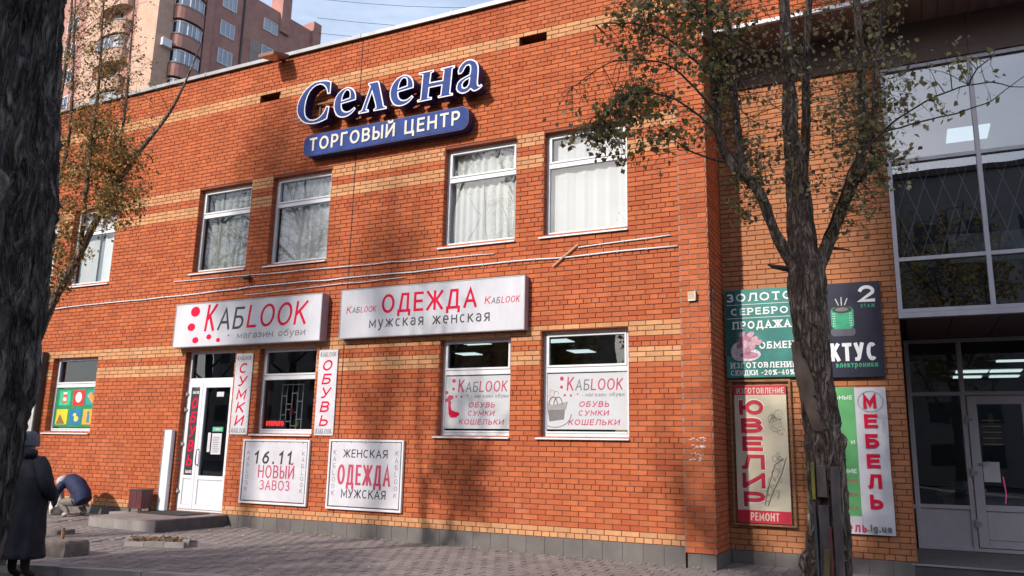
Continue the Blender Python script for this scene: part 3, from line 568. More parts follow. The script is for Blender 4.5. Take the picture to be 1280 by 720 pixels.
# recessed entrance below
for i in range(11): MB().box(2.93 + (i - .0) * .57, .96, 3.44, 2.93 + (i + 1) * .57 - .012, 3.12, 3.47).build('ceiling_panel', BROWN, bld)
MB().box(2.83, .95, 3.472, 9, 3.2, 3.6).build('ceiling_slab', SEAM, bld)
st = MB(); yy = 3.1
for x in (2.90, 3.645, 5.45, 6.9): st.bbox(x - .035, yy, .19, x + .035, yy + .08, 3.43, .004)
for z in (.22, 2.56, 3.40): st.bbox(2.935, yy + .002, z - .03, 3.61, yy + .08, z + .03, .004); st.bbox(3.68, yy + .002, z - .03, 5.415, yy + .08, z + .03, .004)
st.bbox(2.935, yy + .002, .80, 3.61, yy + .08, .86, .004)
sf = st.build('glazed_entrance', GREYPVC, bld, label='grey framed glazed entrance under the overhang')
MB().box(2.935, yy + .03, .25, 3.61, yy + .06, .80).build('kick_panel', GREYPVC, sf)
MB().box(2.935, yy + .03, .86, 3.61, yy + .036, 2.53).build('pane', GL_LO, sf); MB().box(2.935, yy + .03, 2.59, 3.61, yy + .036, 3.37).build('pane', GL_LO, sf); MB().box(3.68, yy + .03, 2.59, 5.415, yy + .036, 3.37).build('pane', GL_LO, sf)
def leaf2(x0, x1):
    z0, z1, gx, gz0 = .255, 2.52, .13, .88; q = MB(); Y = yy - .02
    q.bbox(x0, Y, z0, x0 + gx, Y + .07, z1, .005); q.bbox(x1 - gx, Y, z0, x1, Y + .07, z1, .005); q.bbox(x0 + gx, Y + .0005, z1 - gx, x1 - gx, Y + .07, z1, .005); q.bbox(x0 + gx, Y + .0005, z0, x1 - gx, Y + .07, z0 + .11, .005); q.bbox(x0 + gx, Y + .0005, gz0 - .09, x1 - gx, Y + .07, gz0, .005)
    q.bbox(x0 + gx + .002, Y + .02, z0 + .112, x1 - gx - .002, Y + .06, gz0 - .092, .01); lf = q.build('door_leaf', GREYPVC, sf); MB().box(x0 + gx, Y + .03, gz0, x1 - gx, Y + .036, z1 - gx).build('glazing', GL_LO, lf); return lf
L2 = leaf2(3.69, 4.54); leaf2(4.55, 5.40)
for z in (.55, 1.3, 2.1): MB().box(3.66, yy - .05, z, 3.70, yy - .02, z + .12).box(3.69, yy - .06, z + .04, 3.75, yy - .02, z + .08).build('hinge', GREY_METAL, sf)
MB().tube([(3.79, yy - .02, 1.47), (3.79, yy - .09, 1.5), (3.92, yy - .09, 1.52)], .012, 6).build('handle', GREY_METAL, L2)
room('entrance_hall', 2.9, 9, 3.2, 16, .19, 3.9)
for (x, y0, w, l) in ((4.84, 7.1, 1.2, .75), (4.84, 10.3, 1.2, .65), (4.10, 13.0, .74, .5), (4.9, 13.0, .7, .5), (4.1, 14.6, .7, .45), (5.0, 14.6, .7, .45)):
    MB().box(x, y0, 3.86, x + w, y0 + l, 3.885).build('ceiling_lamp', LAMP, bld)
cnt_ = MB(); cnt_.box(3.3, 4.6, .2, 4.6, 5.1, .95).box(3.2, 4.5, .95, 4.7, 5.2, 1.0); cnt_.tube([(3.25, 4.3, 1.0), (3.6, 4.25, 1.12), (3.9, 4.3, 1.0)], .09, 8); ct = cnt_.build('shop_counter', GREYPVC, bld)
# steps to the wing entrance
stp = set_struct(link('entrance_steps', None))
for i in range(7):
    MB().box(2.78 + i * .8, .93, -.1, 2.78 + i * .8 + .794, 3.1, .185).build('step_slab', PLINTH, stp)
MB().box(2.77, .905, -.1, 9, .93, .172).build('step_riser', pmat('step_riser', (.07, .065, .065), .7, .2, 6), stp)
MB().box(2.765, .885, .174, 9, .94, .192).build('step_nosing', GREY_METAL, stp)

# ================================================================== SIGNS
# --- channel letters
LET = {
 'S': ([[(-6.449, 8.264), (-6.52, 8.30), (-6.599, 8.322), (-6.748, 8.335), (-6.85, 8.33), (-6.94, 8.295), (-7.055, 8.222), (-7.12, 8.16), (-7.175, 8.085), (-7.22, 7.99), (-7.240, 7.90), (-7.236, 7.80), (-7.215, 7.73), (-7.172, 7.655), (-7.12, 7.595), (-7.049, 7.540), (-6.965, 7.50), (-6.876, 7.481), (-6.78, 7.473), (-6.692, 7.478), (-6.59, 7.495), (-6.495, 7.525), (-6.47, 7.65), (-6.455, 7.772), (-6.537, 7.79), (-6.555, 7.73), (-6.595, 7.665), (-6.665, 7.60), (-6.735, 7.57), (-6.815, 7.562), (-6.90, 7.58), (-6.965, 7.622), (-7.01, 7.68), (-7.035, 7.76), (-7.04, 7.86), (-7.027, 7.96), (-7.0, 8.06), (-6.95, 8.15), (-6.88, 8.215), (-6.80, 8.25), (-6.72, 8.255), (-6.65, 8.23), (-6.59, 8.18), (-6.55, 8.11), (-6.53, 8.027), (-6.454, 8.021)]]),
 'E': ([[(-5.855, 7.787), (-5.852, 7.84), (-5.86, 7.90), (-5.885, 7.965), (-5.925, 8.015), (-5.97, 8.05), (-6.03, 8.075), (-6.10, 8.078), (-6.165, 8.06), (-6.225, 8.03), (-6.28, 7.985), (-6.32, 7.93), (-6.347, 7.865), (-6.36, 7.79), (-6.355, 7.715), (-6.335, 7.645), (-6.304, 7.585), (-6.255, 7.53), (-6.19, 7.497), (-6.13, 7.485), (-6.065, 7.486), (-6.0, 7.50), (-5.935, 7.53), (-5.88, 7.575), (-5.845, 7.615), (-5.884, 7.654), (-5.925, 7.62), (-5.98, 7.595), (-6.04, 7.59), (-6.095, 7.605), (-6.14, 7.64), (-6.165, 7.69), (-6.176, 7.76)], [(-6.172, 7.835), (-6.165, 7.89), (-6.145, 7.95), (-6.115, 7.995), (-6.08, 8.015), (-6.045, 8.01), (-6.015, 7.985), (-6.0, 7.93), (-6.0, 7.86)]]),
 'L': ([[(-5.601, 8.069), (-5.370, 8.072), (-5.345, 8.02), (-5.219, 7.560), (-5.164, 7.535), (-5.155, 7.488), (-5.445, 7.490), (-5.448, 7.53), (-5.40, 7.55), (-5.415, 7.62), (-5.50, 7.86), (-5.585, 7.62), (-5.60, 7.56), (-5.55, 7.54), (-5.545, 7.492), (-5.775, 7.492), (-5.782, 7.535), (-5.711, 7.56), (-5.555, 7.985), (-5.59, 8.02)]]),
 'N': ([[(-4.51, 8.056), (-4.200, 8.054), (-4.191, 8.012), (-4.245, 7.995), (-4.262, 7.826), (-4.015, 7.822), (-4.001, 7.99), (-4.052, 8.0), (-4.06, 8.048), (-3.77, 8.053), (-3.772, 8.005), (-3.815, 7.99), (-3.845, 7.55), (-3.795, 7.54), (-3.792, 7.493), (-4.09, 7.495), (-4.098, 7.54), (-4.045, 7.55), (-4.03, 7.721), (-4.272, 7.721), (-4.286, 7.554), (-4.216, 7.542), (-4.214, 7.493), (-4.51, 7.491), (-4.519, 7.536), (-4.455, 7.548), (-4.43, 7.992), (-4.505, 8.008)]]),
 'A': ([[(-3.700, 7.86), (-3.715, 7.92), (-3.69, 7.99), (-3.626, 8.062), (-3.575, 8.09), (-3.521, 8.104), (-3.46, 8.1), (-3.405, 8.078), (-3.355, 8.04), (-3.327, 8.0), (-3.305, 7.93), (-3.30, 7.85), (-3.306, 7.745), (-3.311, 7.66), (-3.305, 7.605), (-3.282, 7.58), (-3.245, 7.60), (-3.216, 7.562), (-3.25, 7.53), (-3.295, 7.505), (-3.363, 7.487), (-3.41, 7.50), (-3.450, 7.54), (-3.49, 7.51), (-3.544, 7.490), (-3.60, 7.486), (-3.66, 7.505), (-3.713, 7.55), (-3.735, 7.60), (-3.732, 7.655), (-3.705, 7.718), (-3.65, 7.765), (-3.58, 7.79), (-3.48, 7.822), (-3.467, 7.90), (-3.472, 7.96), (-3.50, 7.995), (-3.547, 7.985), (-3.58, 7.945), (-3.605, 7.895), (-3.645, 7.86)], [(-3.483, 7.746), (-3.552, 7.722), (-3.59, 7.695), (-3.609, 7.655), (-3.600, 7.61), (-3.563, 7.592), (-3.525, 7.605), (-3.498, 7.64), (-3.487, 7.69)]]),
}
t = thing('channel_letter_sign', 'blue three-dimensional italic letters with white rims high on the brick front', 'sign', (-5.3, 0, 7.5))
def dx(pl, k): return [[(x + k, z) for x, z in p] for p in pl]
for key, pl in (('S', LET['S']), ('E', LET['E']), ('L', LET['L']), ('E', dx(LET['E'], 1.25)), ('N', LET['N']), ('A', LET['A'])):
    bd = curve_prism('letter', pl, -.27, -.08, NAVY, t)
    curve_prism('letter_rim', pl, -.278, -.271, RIM, bd); curve_prism('letter_face', pl, -.286, -.279, BLUE, bd, off=-.026)
for z in (7.63, 7.96): MB().box(-7.0, -.075, z, -3.4, -.035, z + .03).build('support_rail', RUST, t)
for x in (-6.9, -5.9, -4.9, -3.9, -3.5): MB().box(x, -.034, 7.55, x + .03, -.008, 8.05).build('support_post', DARKM, t)
t = thing('rounded_name_sign', 'long rounded blue sign with cream capitals below the big blue letters', 'sign', (-5.2, 0, 6.9))
def stadium(x0, x1, z0, z1, r, n=8):
    p = []
    for (cx_, cz_, a0) in ((x1 - r, z1 - r, 0), (x0 + r, z1 - r, 90), (x0 + r, z0 + r, 180), (x1 - r, z0 + r, 270)):
        for k in range(n + 1): a = R(a0 + 90 * k / n); p.append((cx_ + r * math.cos(a), cz_ + r * math.sin(a)))
    return p[::-1]
MB().prism(stadium(-7.05, -3.50, 6.86, 7.29, .15), -.22, -.03).build('sign_box', NAVY, t); MB().prism(stadium(-7.035, -3.515, 6.875, 7.275, .14), -.226, -.2202).build('sign_face', BLUE, t)
text('lettering', 'ТОРГОВЫЙ ЦЕНТР', (-6.90, 6.955, -3.66, 7.215), -.226, CREAM, t, bold=.018, depth=.012, spacing=1.08)
# --- light boxes
def lightbox(name, label, x0, x1, z0, z1, dep, face=WHITE_SIGN):
    t = thing(name, label, 'sign', ((x0 + x1) / 2, 0, z0), 'white light box signs')
    MB().box(x0, -dep + .004, z0, x1, -.01, z1).build('sign_box', BOXSIDE, t)
    f = MB().bbox(x0 + .0, -dep - .004, z0, x1, -dep + .003, z1, .003).build('sign_face', face, t)
    tr = MB(); e = .012
    for a in ((x0 - .004, z0 - .004, x1 + .004, z0 + e), (x0 - .004, z1 - e, x1 + .004, z1 + .004), (x0 - .004, z0 + e, x0 + e, z1 - e), (x1 - e, z0 + e, x1 + .004, z1 - e)): tr.box(a[0], -dep - .010, a[1], a[2], -dep - .0045, a[3])
    tr.build('edge_trim', GREY_METAL, t); return t
D1 = .20
t = lightbox('light_box_sign', 'white light box sign over the shoe shop door with red dots and lettering', -9.98, -6.37, 3.375, 4.225, D1); yf = -D1 - .004
q = MB()
for x, z, rx, rz in ((-9.45, 4.06, .12, .10), (-9.52, 3.76, .10, .075), (-9.38, 3.50, .08, .06), (-9.035, 3.55, .065, .05), (-8.79, 3.48, .05, .04), (-8.535, 3.555, .018, .015)): disc(q, x, z, rx, rz, yf - .003, yf)
q.build('red_dots', RED, t)
text('lettering', 'К', (-9.18, 3.66, -8.88, 4.18), yf, RED, t, shear=.12); text('lettering', 'АБ', (-8.84, 3.67, -8.17, 4.09), yf, BLACK, t, shear=.12, spacing=1.05); text('lettering', 'LOOK', (-8.11, 3.68, -6.68, 4.11), yf, RED, t, shear=.12)
text('lettering', 'магазин обуви', (-8.32, 3.45, -6.70, 3.615), yf, GREYP, t, shear=.1)
D2 = .15
t = lightbox('light_box_sign', 'long white light box sign with large red capitals, right of the red-dotted sign', -5.99, -2.42, 3.39, 4.255, D2); yf = -D2 - .004
text('lettering', 'ОДЕЖДА', (-5.12, 3.79, -3.27, 4.12), yf, RED, t, bold=.01, spacing=1.05); text('lettering', 'мужская', (-5.36, 3.50, -4.27, 3.685), yf, BLACK, t, spacing=1.18); text('lettering', 'женская', (-4.09, 3.55, -3.03, 3.685), yf, BLACK, t, spacing=1.18)
for x in (-5.86, -3.13):
    text('lettering', 'К', (x, 3.83, x + .11, 3.955), yf, RED, t, shear=.15); text('lettering', 'АБ', (x + .12, 3.83, x + .285, 3.93), yf, BLACK, t, shear=.15); text('lettering', 'LOOK', (x + .30, 3.83, x + .63, 3.935), yf, RED, t, shear=.15)
# --- vertical banners
def vbanner(label, x0, x1, word, cxm):
    t = thing('vertical_banner', label, 'banner', (x0, 0, 1.73), 'narrow vertical banners beside the shop window'); MB().bbox(x0, -.028, 1.73, x1, -.012, 3.225, .003).build('banner_sheet', WHITE_VINYL, t)
    vtext('lettering', word, (x0 + x1) / 2, .20, 1.89, 3.045, -.028, RED, t, bold=.02, shear=.22, gap=.28)
    for z in (3.10, 1.76): text('lettering', 'КАБLOOK', ((x0 + x1) / 2 - .17, z, (x0 + x1) / 2 + .17, z + .085), -.028, GREYP, t)
    r = MB()
    for k in range(6):
        for xx_ in (x0 + .015, x1 - .03): r.box(xx_, -.032, 1.78 + k * .27, xx_ + .012, -.028, 1.79 + k * .27)
    r.build('rivets', GREYP, t, kind='stuff')
vbanner('narrow white vertical banner with red italic letters between the door and the shop window', -8.46, -8.045, 'СУМКИ', 0)
vbanner('narrow white vertical banner with red italic letters right of the shop window', -6.50, -6.085, 'ОБУВЬ', 0)
# --- framed square posters
def poster(label, x0, x1, z0, z1):
    t = thing('framed_poster', label, 'poster', (x0, 0, z0), 'framed square posters'); fr = MB(); e = .035
    fr.bbox(x0, -.055, z0, x1, -.008, z0 + e, .004); fr.bbox(x0, -.055, z1 - e, x1, -.008, z1, .004); fr.bbox(x0, -.055, z0 + e, x0 + e, -.008, z1 - e, .004); fr.bbox(x1 - e, -.055, z0 + e, x1, -.008, z1 - e, .004)
    fr.build('poster_frame', WHITE_PVC, t); MB().bbox(x0 + .055, -.045, z0 + .055, x1 - .055, -.035, z1 - .045, .003).build('poster_sheet', WHITE_VINYL, t); MB().box(x0 + e, -.03, z0 + e, x1 - e, -.012, z1 - e).build('poster_backing', pmat('poster_back', (.16, .08, .08), .8), t)
    h = MB(); n = 5
    for k in range(n):
        xx_ = x0 + .15 + (x1 - x0 - .3) * k / (n - 1); h.box(xx_, -.05, z0 + .03, xx_ + .008, -.044, z0 + .065); h.box(xx_, -.05, z1 - .06, xx_ + .008, -.044, z1 - .03)
    h.build('tie', GREYP, t, kind='stuff'); return t
t = poster('framed white poster with a black date above two red words', -8.085, -6.555, .525, 1.65)
text('lettering', '16.11', (-7.80, 1.22, -6.93, 1.445), -.045, BLACK, t, bold=.02, spacing=1.35, shear=.08); text('lettering', 'НОВЫЙ', (-7.68, .975, -6.86, 1.20), -.045, RED_PALE, t, spacing=1.05); text('lettering', 'ЗАВОЗ', (-7.62, .77, -6.94, .94), -.045, RED_PALE, t, spacing=1.05)
for x in (-7.94, -6.68): vtext('lettering', 'КАБLOOK', x, .06, .74, 1.45, -.045, GREYP, t, gap=.45)
t = poster('framed white poster with one large red word between two black words', -6.13, -4.61, .515, 1.67)
text('lettering', 'ЖЕНСКАЯ', (-5.82, 1.37, -4.92, 1.505), -.045, BLACK, t, bold=.005); text('lettering', 'ОДЕЖДА', (-5.92, .92, -4.84, 1.255), -.045, RED_PALE, t, bold=.005); text('lettering', 'МУЖСКАЯ', (-5.82, .71, -4.92, .85), -.045, BLACK, t, bold=.005)
for x in (-6.0, -4.735): vtext('lettering', 'КАБLOOK', x, .06, .74, 1.49, -.045, GREYP, t, gap=.45)
# --- window posters in the two ground floor windows
def film(label, x0, x1, x_logo, wl, shoe):
    t = thing('window_poster', label, 'poster', (x0, .1, 1.86), 'white posters in the ground floor windows'); MB().box(x0, .138, 1.87, x1, .147, 2.715).build('poster_sheet', FILM, t); y = .138; s = wl
    text('lettering', 'К', (x_logo, 2.455, x_logo + .12, 2.66), y, RED_PALE, t, shear=.08); text('lettering', 'АБ', (x_logo + .14, 2.455, x_logo + .375, 2.62), y, GREYP, t, shear=.08); text('lettering', 'LOOK', (x_logo + .39, 2.455, x_logo + .90, 2.63), y, RED_PALE, t, shear=.08)
    text('lettering', 'магазин обуви', (x_logo + .31, 2.345, x_logo + .92, 2.42), y, GREYP, t)
    text('lettering', 'ОБУВЬ', (x_logo + .20, 2.205, x_logo + .69, 2.29), y, RED_PALE, t, bold=.02, shear=.2, spacing=1.1); text('lettering', 'СУМКИ', (x_logo + .19, 2.075, x_logo + .68, 2.155), y, RED_PALE, t, bold=.02, shear=.2, spacing=1.1); text('lettering', 'КОШЕЛЬКИ', (x_logo + .03, 1.935, x_logo + .85, 2.02), y, RED_PALE, t, bold=.02, shear=.2, spacing=1.1)
    q = MB()
    for dx_, z, r in ((-.08, 2.64, .032), (-.085, 2.51, .025), (-.03, 2.385, .018), (.07, 2.38, .018), (.18, 2.40, .012), (.26, 2.38, .006)): disc(q, x_logo + dx_, z, r, r, y - .003, y)
    q.build('dots', RED_PALE, t, kind='stuff')
    if shoe:
        xo = x_logo - .28
        MB().prism([(xo - .0, 2.36), (xo + .02, 2.35), (xo + .05, 2.05 + .05), (xo + .035, 2.09), (xo + .01, 2.3)], y - .003, y).build('heel', GREYP, t)
        MB().prism([(xo + .10, 2.30), (xo + .13, 2.31), (xo + .17, 2.17), (xo + .24, 2.14), (xo + .31, 2.13), (xo + .32, 2.09), (xo + .26, 2.05), (xo + .16, 2.045), (xo + .12, 2.10)][::-1], y - .003, y).build('shoe_print', RED, t)
        q = MB()
        for cx_, cz_, a_, b_, k_ in ((xo + .05, 2.45, .05, .03, .3), (xo + .14, 2.37, .055, .04, .2), (xo + .06, 2.33, .05, .03, -.3), (xo + .13, 2.28, .03, .05, 0)): disc(q, cx_, cz_, a_, b_, y - .004, y, 14, k_)
        q.build('bow_print', RED_PALE, t)
    else:
        xo = x_logo - .16
        MB().prism([(xo - .16, 2.22), (xo + .14, 2.25), (xo + .12, 2.02), (xo - .12, 1.99)][::-1], y - .003, y).build('handbag_print', GREYP, t)
        MB().prism([(xo - .20, 2.27), (xo - .05, 2.235), (xo + .18, 2.29), (xo + .15, 2.17), (xo - .15, 2.16)][::-1], y - .0045, y - .003).build('handbag_flap', pmat('print_grey2', (.28, .26, .26), .5), t)
        hnd = MB()
        for ox in (-.06, .02): hnd.tube([(xo + ox + .07 * math.cos(a), y - .004, 2.24 + .12 * math.sin(a)) for a in [math.pi * i / 10 for i in range(11)]], .006, 4)
        hnd.tube([(xo + .27 * math.cos(a) - .03, y - .004, 2.10 + .2 * math.sin(a)) for a in [math.pi * (1 + i / 12) for i in range(13)]], .004, 4); hnd.build('handbag_handle', GREYP, t)
        hb = MB()
        for cx_, cz_ in ((xo - .22, 2.36), (xo - .15, 2.33), (xo - .08, 2.42), (xo - .01, 2.40)): hb.tube([(cx_ + .04 * math.cos(a), y - .002, cz_ + .05 * math.sin(a)) for a in [2 * math.pi * i / 10 for i in range(9)]], .003, 3)
        hb.build('sketch_lines', RED_PALE, t)
film('white window poster with a red high-heeled shoe beside the lettering', -3.962, -2.778, -3.73, 0, True)
film('white window poster with a grey handbag beside the lettering', -2.142, -.848, -1.82, 0, False)
# --- black strip in the door, door stickers
t = thing('door_strip_sign', 'black vertical strip with red letters on the left leaf of the shoe shop door', 'sign', (-9.6, .1, .97))
MB().box(-9.672, .118, .965, -9.466, .127, 2.60).build('strip', BLACK, t); vtext('lettering', 'ОБУВЬ', -9.57, .16, 1.13, 2.43, .118, RED, t, bold=.05, shear=.15, gap=.25)
for z in (1.0, 2.50): text('lettering', 'КАБLOOK', (-9.65, z, -9.49, z + .055), .118, WHITEP, t)
t = thing('opening_hours_notice', 'white paper notice with dark lines under a green sticker on the door glass', 'notice', (-8.93, .1, 1.36))
MB().box(-9.045, .118, 1.36, -8.80, .126, 1.75).build('paper', WHITE_VINYL, t); MB().box(-9.15, .119, 1.40, -9.08, .126, 1.76).build('paper', WHITE_VINYL, t)
q = MB()
for k in range(9): q.box(-9.01, .1155, 1.40 + k * .034, -8.84 - random.uniform(0, .04), .118, 1.410 + k * .034)
q.build('printed_lines', GREYP, t, kind='stuff')
t = thing('door_sticker', 'small green sticker on the glass of the shoe shop door', 'sticker', (-8.92, .1, 1.78)); MB().box(-9.05, .118, 1.78, -8.78, .126, 1.87).build('sticker_sheet', pmat('green_sticker', (.02, .30, .16), .4), t); text('lettering', 'ОТКРЫТО', (-9.02, 1.80, -8.81, 1.85), .118, WHITEP, t)
t = link('window_tag', MB().box(-9.02, .118, 2.44, -8.84, .126, 2.53).mesh('window_tag', WHITE_VINYL), None, 'small blank pale tag at the top of the right door glass', 'notice')
# neon sign and rack in the shop window
t = thing('neon_open_sign', 'red glowing neon word in the bottom corner of the shop window', 'neon sign', (-7.7, .25, 1.86))
text('neon_lettering', 'ОТКРЫТО', (-7.85, 1.90, -7.44, 1.985), .25, NEON, t, bold=-.0, spacing=1.1, depth=.01)
MB().box(-7.87, .262, 1.87, -7.42, .27, 2.01).build('sign_backing', DARKM, t)
t = thing('display_rack', 'pale metal lattice rack standing inside the shop window', 'rack', (-7.5, .45, 1.7)); q = MB()
for x in (-7.72, -7.60, -7.47, -7.34, -7.22): q.box(x, .45, .31, x + .018, .465, 2.68)
for x0, x1, z in ((-7.72, -7.60, 2.45), (-7.60, -7.47, 2.3), (-7.47, -7.34, 2.5), (-7.34, -7.22, 2.35), (-7.72, -7.60, 2.1), (-7.60, -7.47, 1.98), (-7.47, -7.34, 2.15), (-7.34, -7.22, 2.02), (-7.72, -7.22, 2.66), (-7.60, -7.47, 2.2), (-7.47, -7.34, 1.9), (-7.34, -7.22, 1.8)): q.box(x0, .448, z, x1 + .018, .462, z + .018)
q.build('lattice', WHITE_PVC, t)
it = MB(); it.tube([(-7.42, .43, 2.12), (-7.42, .43, 2.25)], [.045, .03], 8); it.build('bag_on_rack', pmat('mag', (.45, .03, .12), .5), t); MB().tube([(-7.28, .43, 1.9), (-7.28, .43, 1.99)], [.035, .03], 8).build('bag_on_rack', pmat('lime', (.45, .5, .08), .5), t)
# --- toy-like tile poster in the far left window
t = thing('picture_tile_poster', 'green window poster with six coloured picture tiles in the far left window', 'poster', (-13.1, .1, 1.85))
MB().box(-13.725, .138, 1.85, -12.425, .147, 2.66).build('poster_sheet', pmat('poster_green', (.02, .22, .09), .5), t)
tiles = [(-13.62, 2.30, (.03, .45, .25), 'jar'), (-13.18, 2.30, (.55, .02, .03), 'ball'), (-12.76, 2.30, (.02, .28, .28), 'bar'), (-13.66, 1.90, (.70, .52, .03), 'hill'), (-13.22, 1.90, (.02, .16, .36), 'whistle'), (-12.80, 1.90, (.70, .36, .03), 'bottle')]
for x, z, c, k in tiles:
    nm = 'tile_' + k; w = .36 if x < -13 else .32
    tl = MB().box(x, .134, z, x + w, .138, z + .32).build('picture_tile', pmat(nm, c, .5), t); mx_ = x + w / 2; q = MB()
    WP = WHITEP
    if k == 'jar': q.box(mx_ - .07, .131, z + .05, mx_ + .07, .134, z + .24); q.build('picture', pmat('jar_red', (.6, .12, .05), .5), tl); MB().box(mx_ - .06, .129, z + .24, mx_ + .06, .134, z + .28).box(mx_ - .05, .129, z + .10, mx_ + .05, .131, z + .17).build('picture', WP, tl)
    if k == 'ball': disc(q, mx_, z + .17, .10, .11, .131, .134); q.build('picture', WP, tl)
    if k == 'bar': q.prism([(mx_ - .12, z + .2), (mx_ - .02, z + .29), (mx_ + .12, z + .12), (mx_ + .04, z + .04)][::-1], .131, .134); q.build('picture', pmat('tile_orange', (.7, .3, .05), .5), tl)
    if k == 'hill': q.prism([(x + .02, z + .01), (x + .12, z + .22), (x + .30, z + .01)][::-1], .131, .134); q.build('picture', pmat('tile_brown', (.22, .13, .05), .5), tl)
    if k == 'whistle': disc(q, mx_ + .04, z + .12, .07, .06, .131, .134); disc(q, mx_ - .02, z + .2, .05, .04, .131, .134); q.build('picture', pmat('tile_yellow', (.7, .6, .1), .5), tl)
    if k == 'bottle': q.box(mx_ - .03, .131, z + .04, mx_ + .05, .134, z + .2); disc(q, mx_, z + .24, .04, .04, .131, .134); q.build('picture', pmat('tile_blue', (.05, .2, .4), .5), tl)
# left edge weathered board
t = thing('weathered_sign_board', 'weathered grey-white board fixed to the wall at the left edge behind the dark trunk', 'sign', (-14.7, 0, 1.6))
MB().bbox(-15.6, -.13, 1.60, -14.02, -.05, 3.42, .01).build('board', pmat('weathered_white', (.50, .49, .50), .7, .2, 3, dirt=.7, dscale=4, dcol=(.16, .14, .14)), t)
MB().box(-14.02, -.14, 1.58, -13.97, -.012, 3.44).build('board_side', DARKM, t)
q = MB()
for k in range(6): q.tube([(-14.1 - k * .22, -.134, 2.0 + k * .2), (-14.2 - k * .22, -.134, 2.08 + k * .2), (-14.32 - k * .2, -.134, 2.0 + k * .2)], .006, 4)
q.build('crack', SEAM, t)
# --- signs on the wing wall
YW = .86
t = thing('jewellery_sign', 'teal board with white serif lettering and pink rose left of the front trunk', 'sign', (1.0, .9, 2.65))
TEAL = pmat('sign_teal', (.02, .17, .15), .4, .3, 1.5, dirt=.6, dscale=2.5, dcol=(.06, .30, .27)); TEALD = pmat('sign_teal_dark', (.012, .075, .075), .4, .3, 2)
MB().bbox(.47, YW - .03, 2.66, 1.54, .896, 3.985, .004).build('board', TEAL, t); MB().box(.485, YW - .0325, 2.99, .62, YW - .0301, 3.97).build('dark_margin', TEALD, t)
yb = YW - .0325
serif('lettering', 'ЗОЛОТО', (.50, 3.80, 1.455, 3.925), yb, WHITEP, t); serif('lettering', 'СЕРЕБРО', (.56, 3.595, 1.38, 3.70), yb, WHITEP, t); serif('lettering', 'ПРОДАЖА', (.58, 3.385, 1.41, 3.50), yb, WHITEP, t); serif('lettering', 'ОБМЕН', (.95, 3.08, 1.45, 3.185), yb, WHITEP, t)
serif('lettering', 'ИЗГОТОВЛЕНИЕ', (.53, 2.80, 1.46, 2.885), yb, WHITEP, t); serif('lettering', 'СКИДКИ -20%-40%.', (.53, 2.695, 1.46, 2.77), yb, WHITEP, t, bold=.015)
MB().box(.50, yb - .002, 3.75, 1.52, yb, 3.757).box(.50, yb - .002, 3.545, 1.52, yb, 3.552).build('rule_line', WHITEP, t)
PK = pmat('petal_pink', (.50, .30, .36), .6, .3, 20); PK2 = pmat('petal_mauve', (.36, .16, .24), .6, .3, 20); q = MB(); q2 = MB()
for i in range(16):
    a = i * 2.4; r = .02 + .010 * i; (q if i % 2 else q2).mi = 0; disc(q if i % 3 else q2, .80 + r * math.cos(a), 3.20 + r * .8 * math.sin(a), .05, .045, yb - .002 - i * .0006, yb - i * .0006 + .001, 12, .3)
q.build('rose_petal', PK, t); q2.build('rose_petal', PK2, t)
q = MB(); disc(q, .76, 3.0, .21, .10, yb - .002, yb, 22); disc(q, .66, 3.05, .12, .14, yb - .0035, yb - .002, 18); q.build('ring_picture', pmat('petal_white', (.55, .50, .54), .6, .3, 18), t); q = MB(); disc(q, .80, 2.99, .13, .05, yb - .006, yb - .004, 20); q.build('ring_hole', PK2, t)
t = thing('electronics_sign', 'dark navy board with green cylinder picture and white capitals right of the front trunk', 'sign', (2.2, .9, 2.64))
MB().bbox(1.56, YW - .03, 2.635, 2.615, .896, 3.985, .004).build('board', pmat('sign_night', (.018, .018, .04), .35, .25, 3), t)
text('lettering', '2', (2.34, 3.69, 2.55, 3.93), YW - .03, WHITEP, t, bold=.03); text('lettering', 'ЭТАЖ', (2.35, 3.615, 2.545, 3.665), YW - .03, pmat('print_green', (.05, .35, .2), .5), t, bold=.02)
text('lettering', 'КАКТУС', (1.60, 2.865, 2.53, 3.12), YW - .03, WHITEP, t, bold=.03); text('lettering', 'магазин электроники', (1.60, 2.755, 2.53, 2.83), YW - .03, MATS['print_green'], t, bold=.02)
GRN = pmat('cactus_green', (.03, .32, .17), .5, .2, 9); MB().prism(stadium(1.96, 2.26, 3.32, 3.64, .07), YW - .034, YW - .030).build('cylinder_picture', GRN, t); q = MB(); disc(q, 2.11, 3.60, .13, .05, YW - .037, YW - .034, 20); q.build('cylinder_top', BLACK, t); q = MB(); disc(q, 2.11, 3.60, .09, .03, YW - .040, YW - .037, 20); q.build('cylinder_top', GREYP, t)
MB().prism(stadium(1.95, 2.27, 3.22, 3.34, .05), YW - .033, YW - .0302).build('pot_picture', pmat('pot_grey', (.09, .08, .12), .5), t)
q = MB()
for a0, a1 in (((2.07, 3.66), (2.03, 3.76)), ((2.11, 3.66), (2.11, 3.78)), ((2.15, 3.66), (2.19, 3.76))): q.tube([(a0[0], YW - .034, a0[1]), (a1[0], YW - .034, a1[1])], .007, 4)
for i in range(6):
    for xx_ in (1.985, 2.005, 2.225, 2.205): q.box(xx_, YW - .036, 3.36 + i * .035, xx_ + .008, YW - .034, 3.375 + i * .035)
q.build('spikes_print', WHITEP, t, kind='stuff')
t = thing('jeweller_banner', 'cream banner with tall red vertical letters and ring drawings in a rusty frame', 'banner', (.95, .9, .57))
MB().bbox(.56, YW - .02, .60, 1.295, .88, 2.55, .003).build('banner_sheet', pmat('banner_cream', (.55, .50, .38), .6, .12, 3, .2, 5, dirt=.4, dscale=2, dcol=(.45, .36, .26)), t)
REDB = pmat('banner_red', (.50, .02, .05), .5, .1, 6)
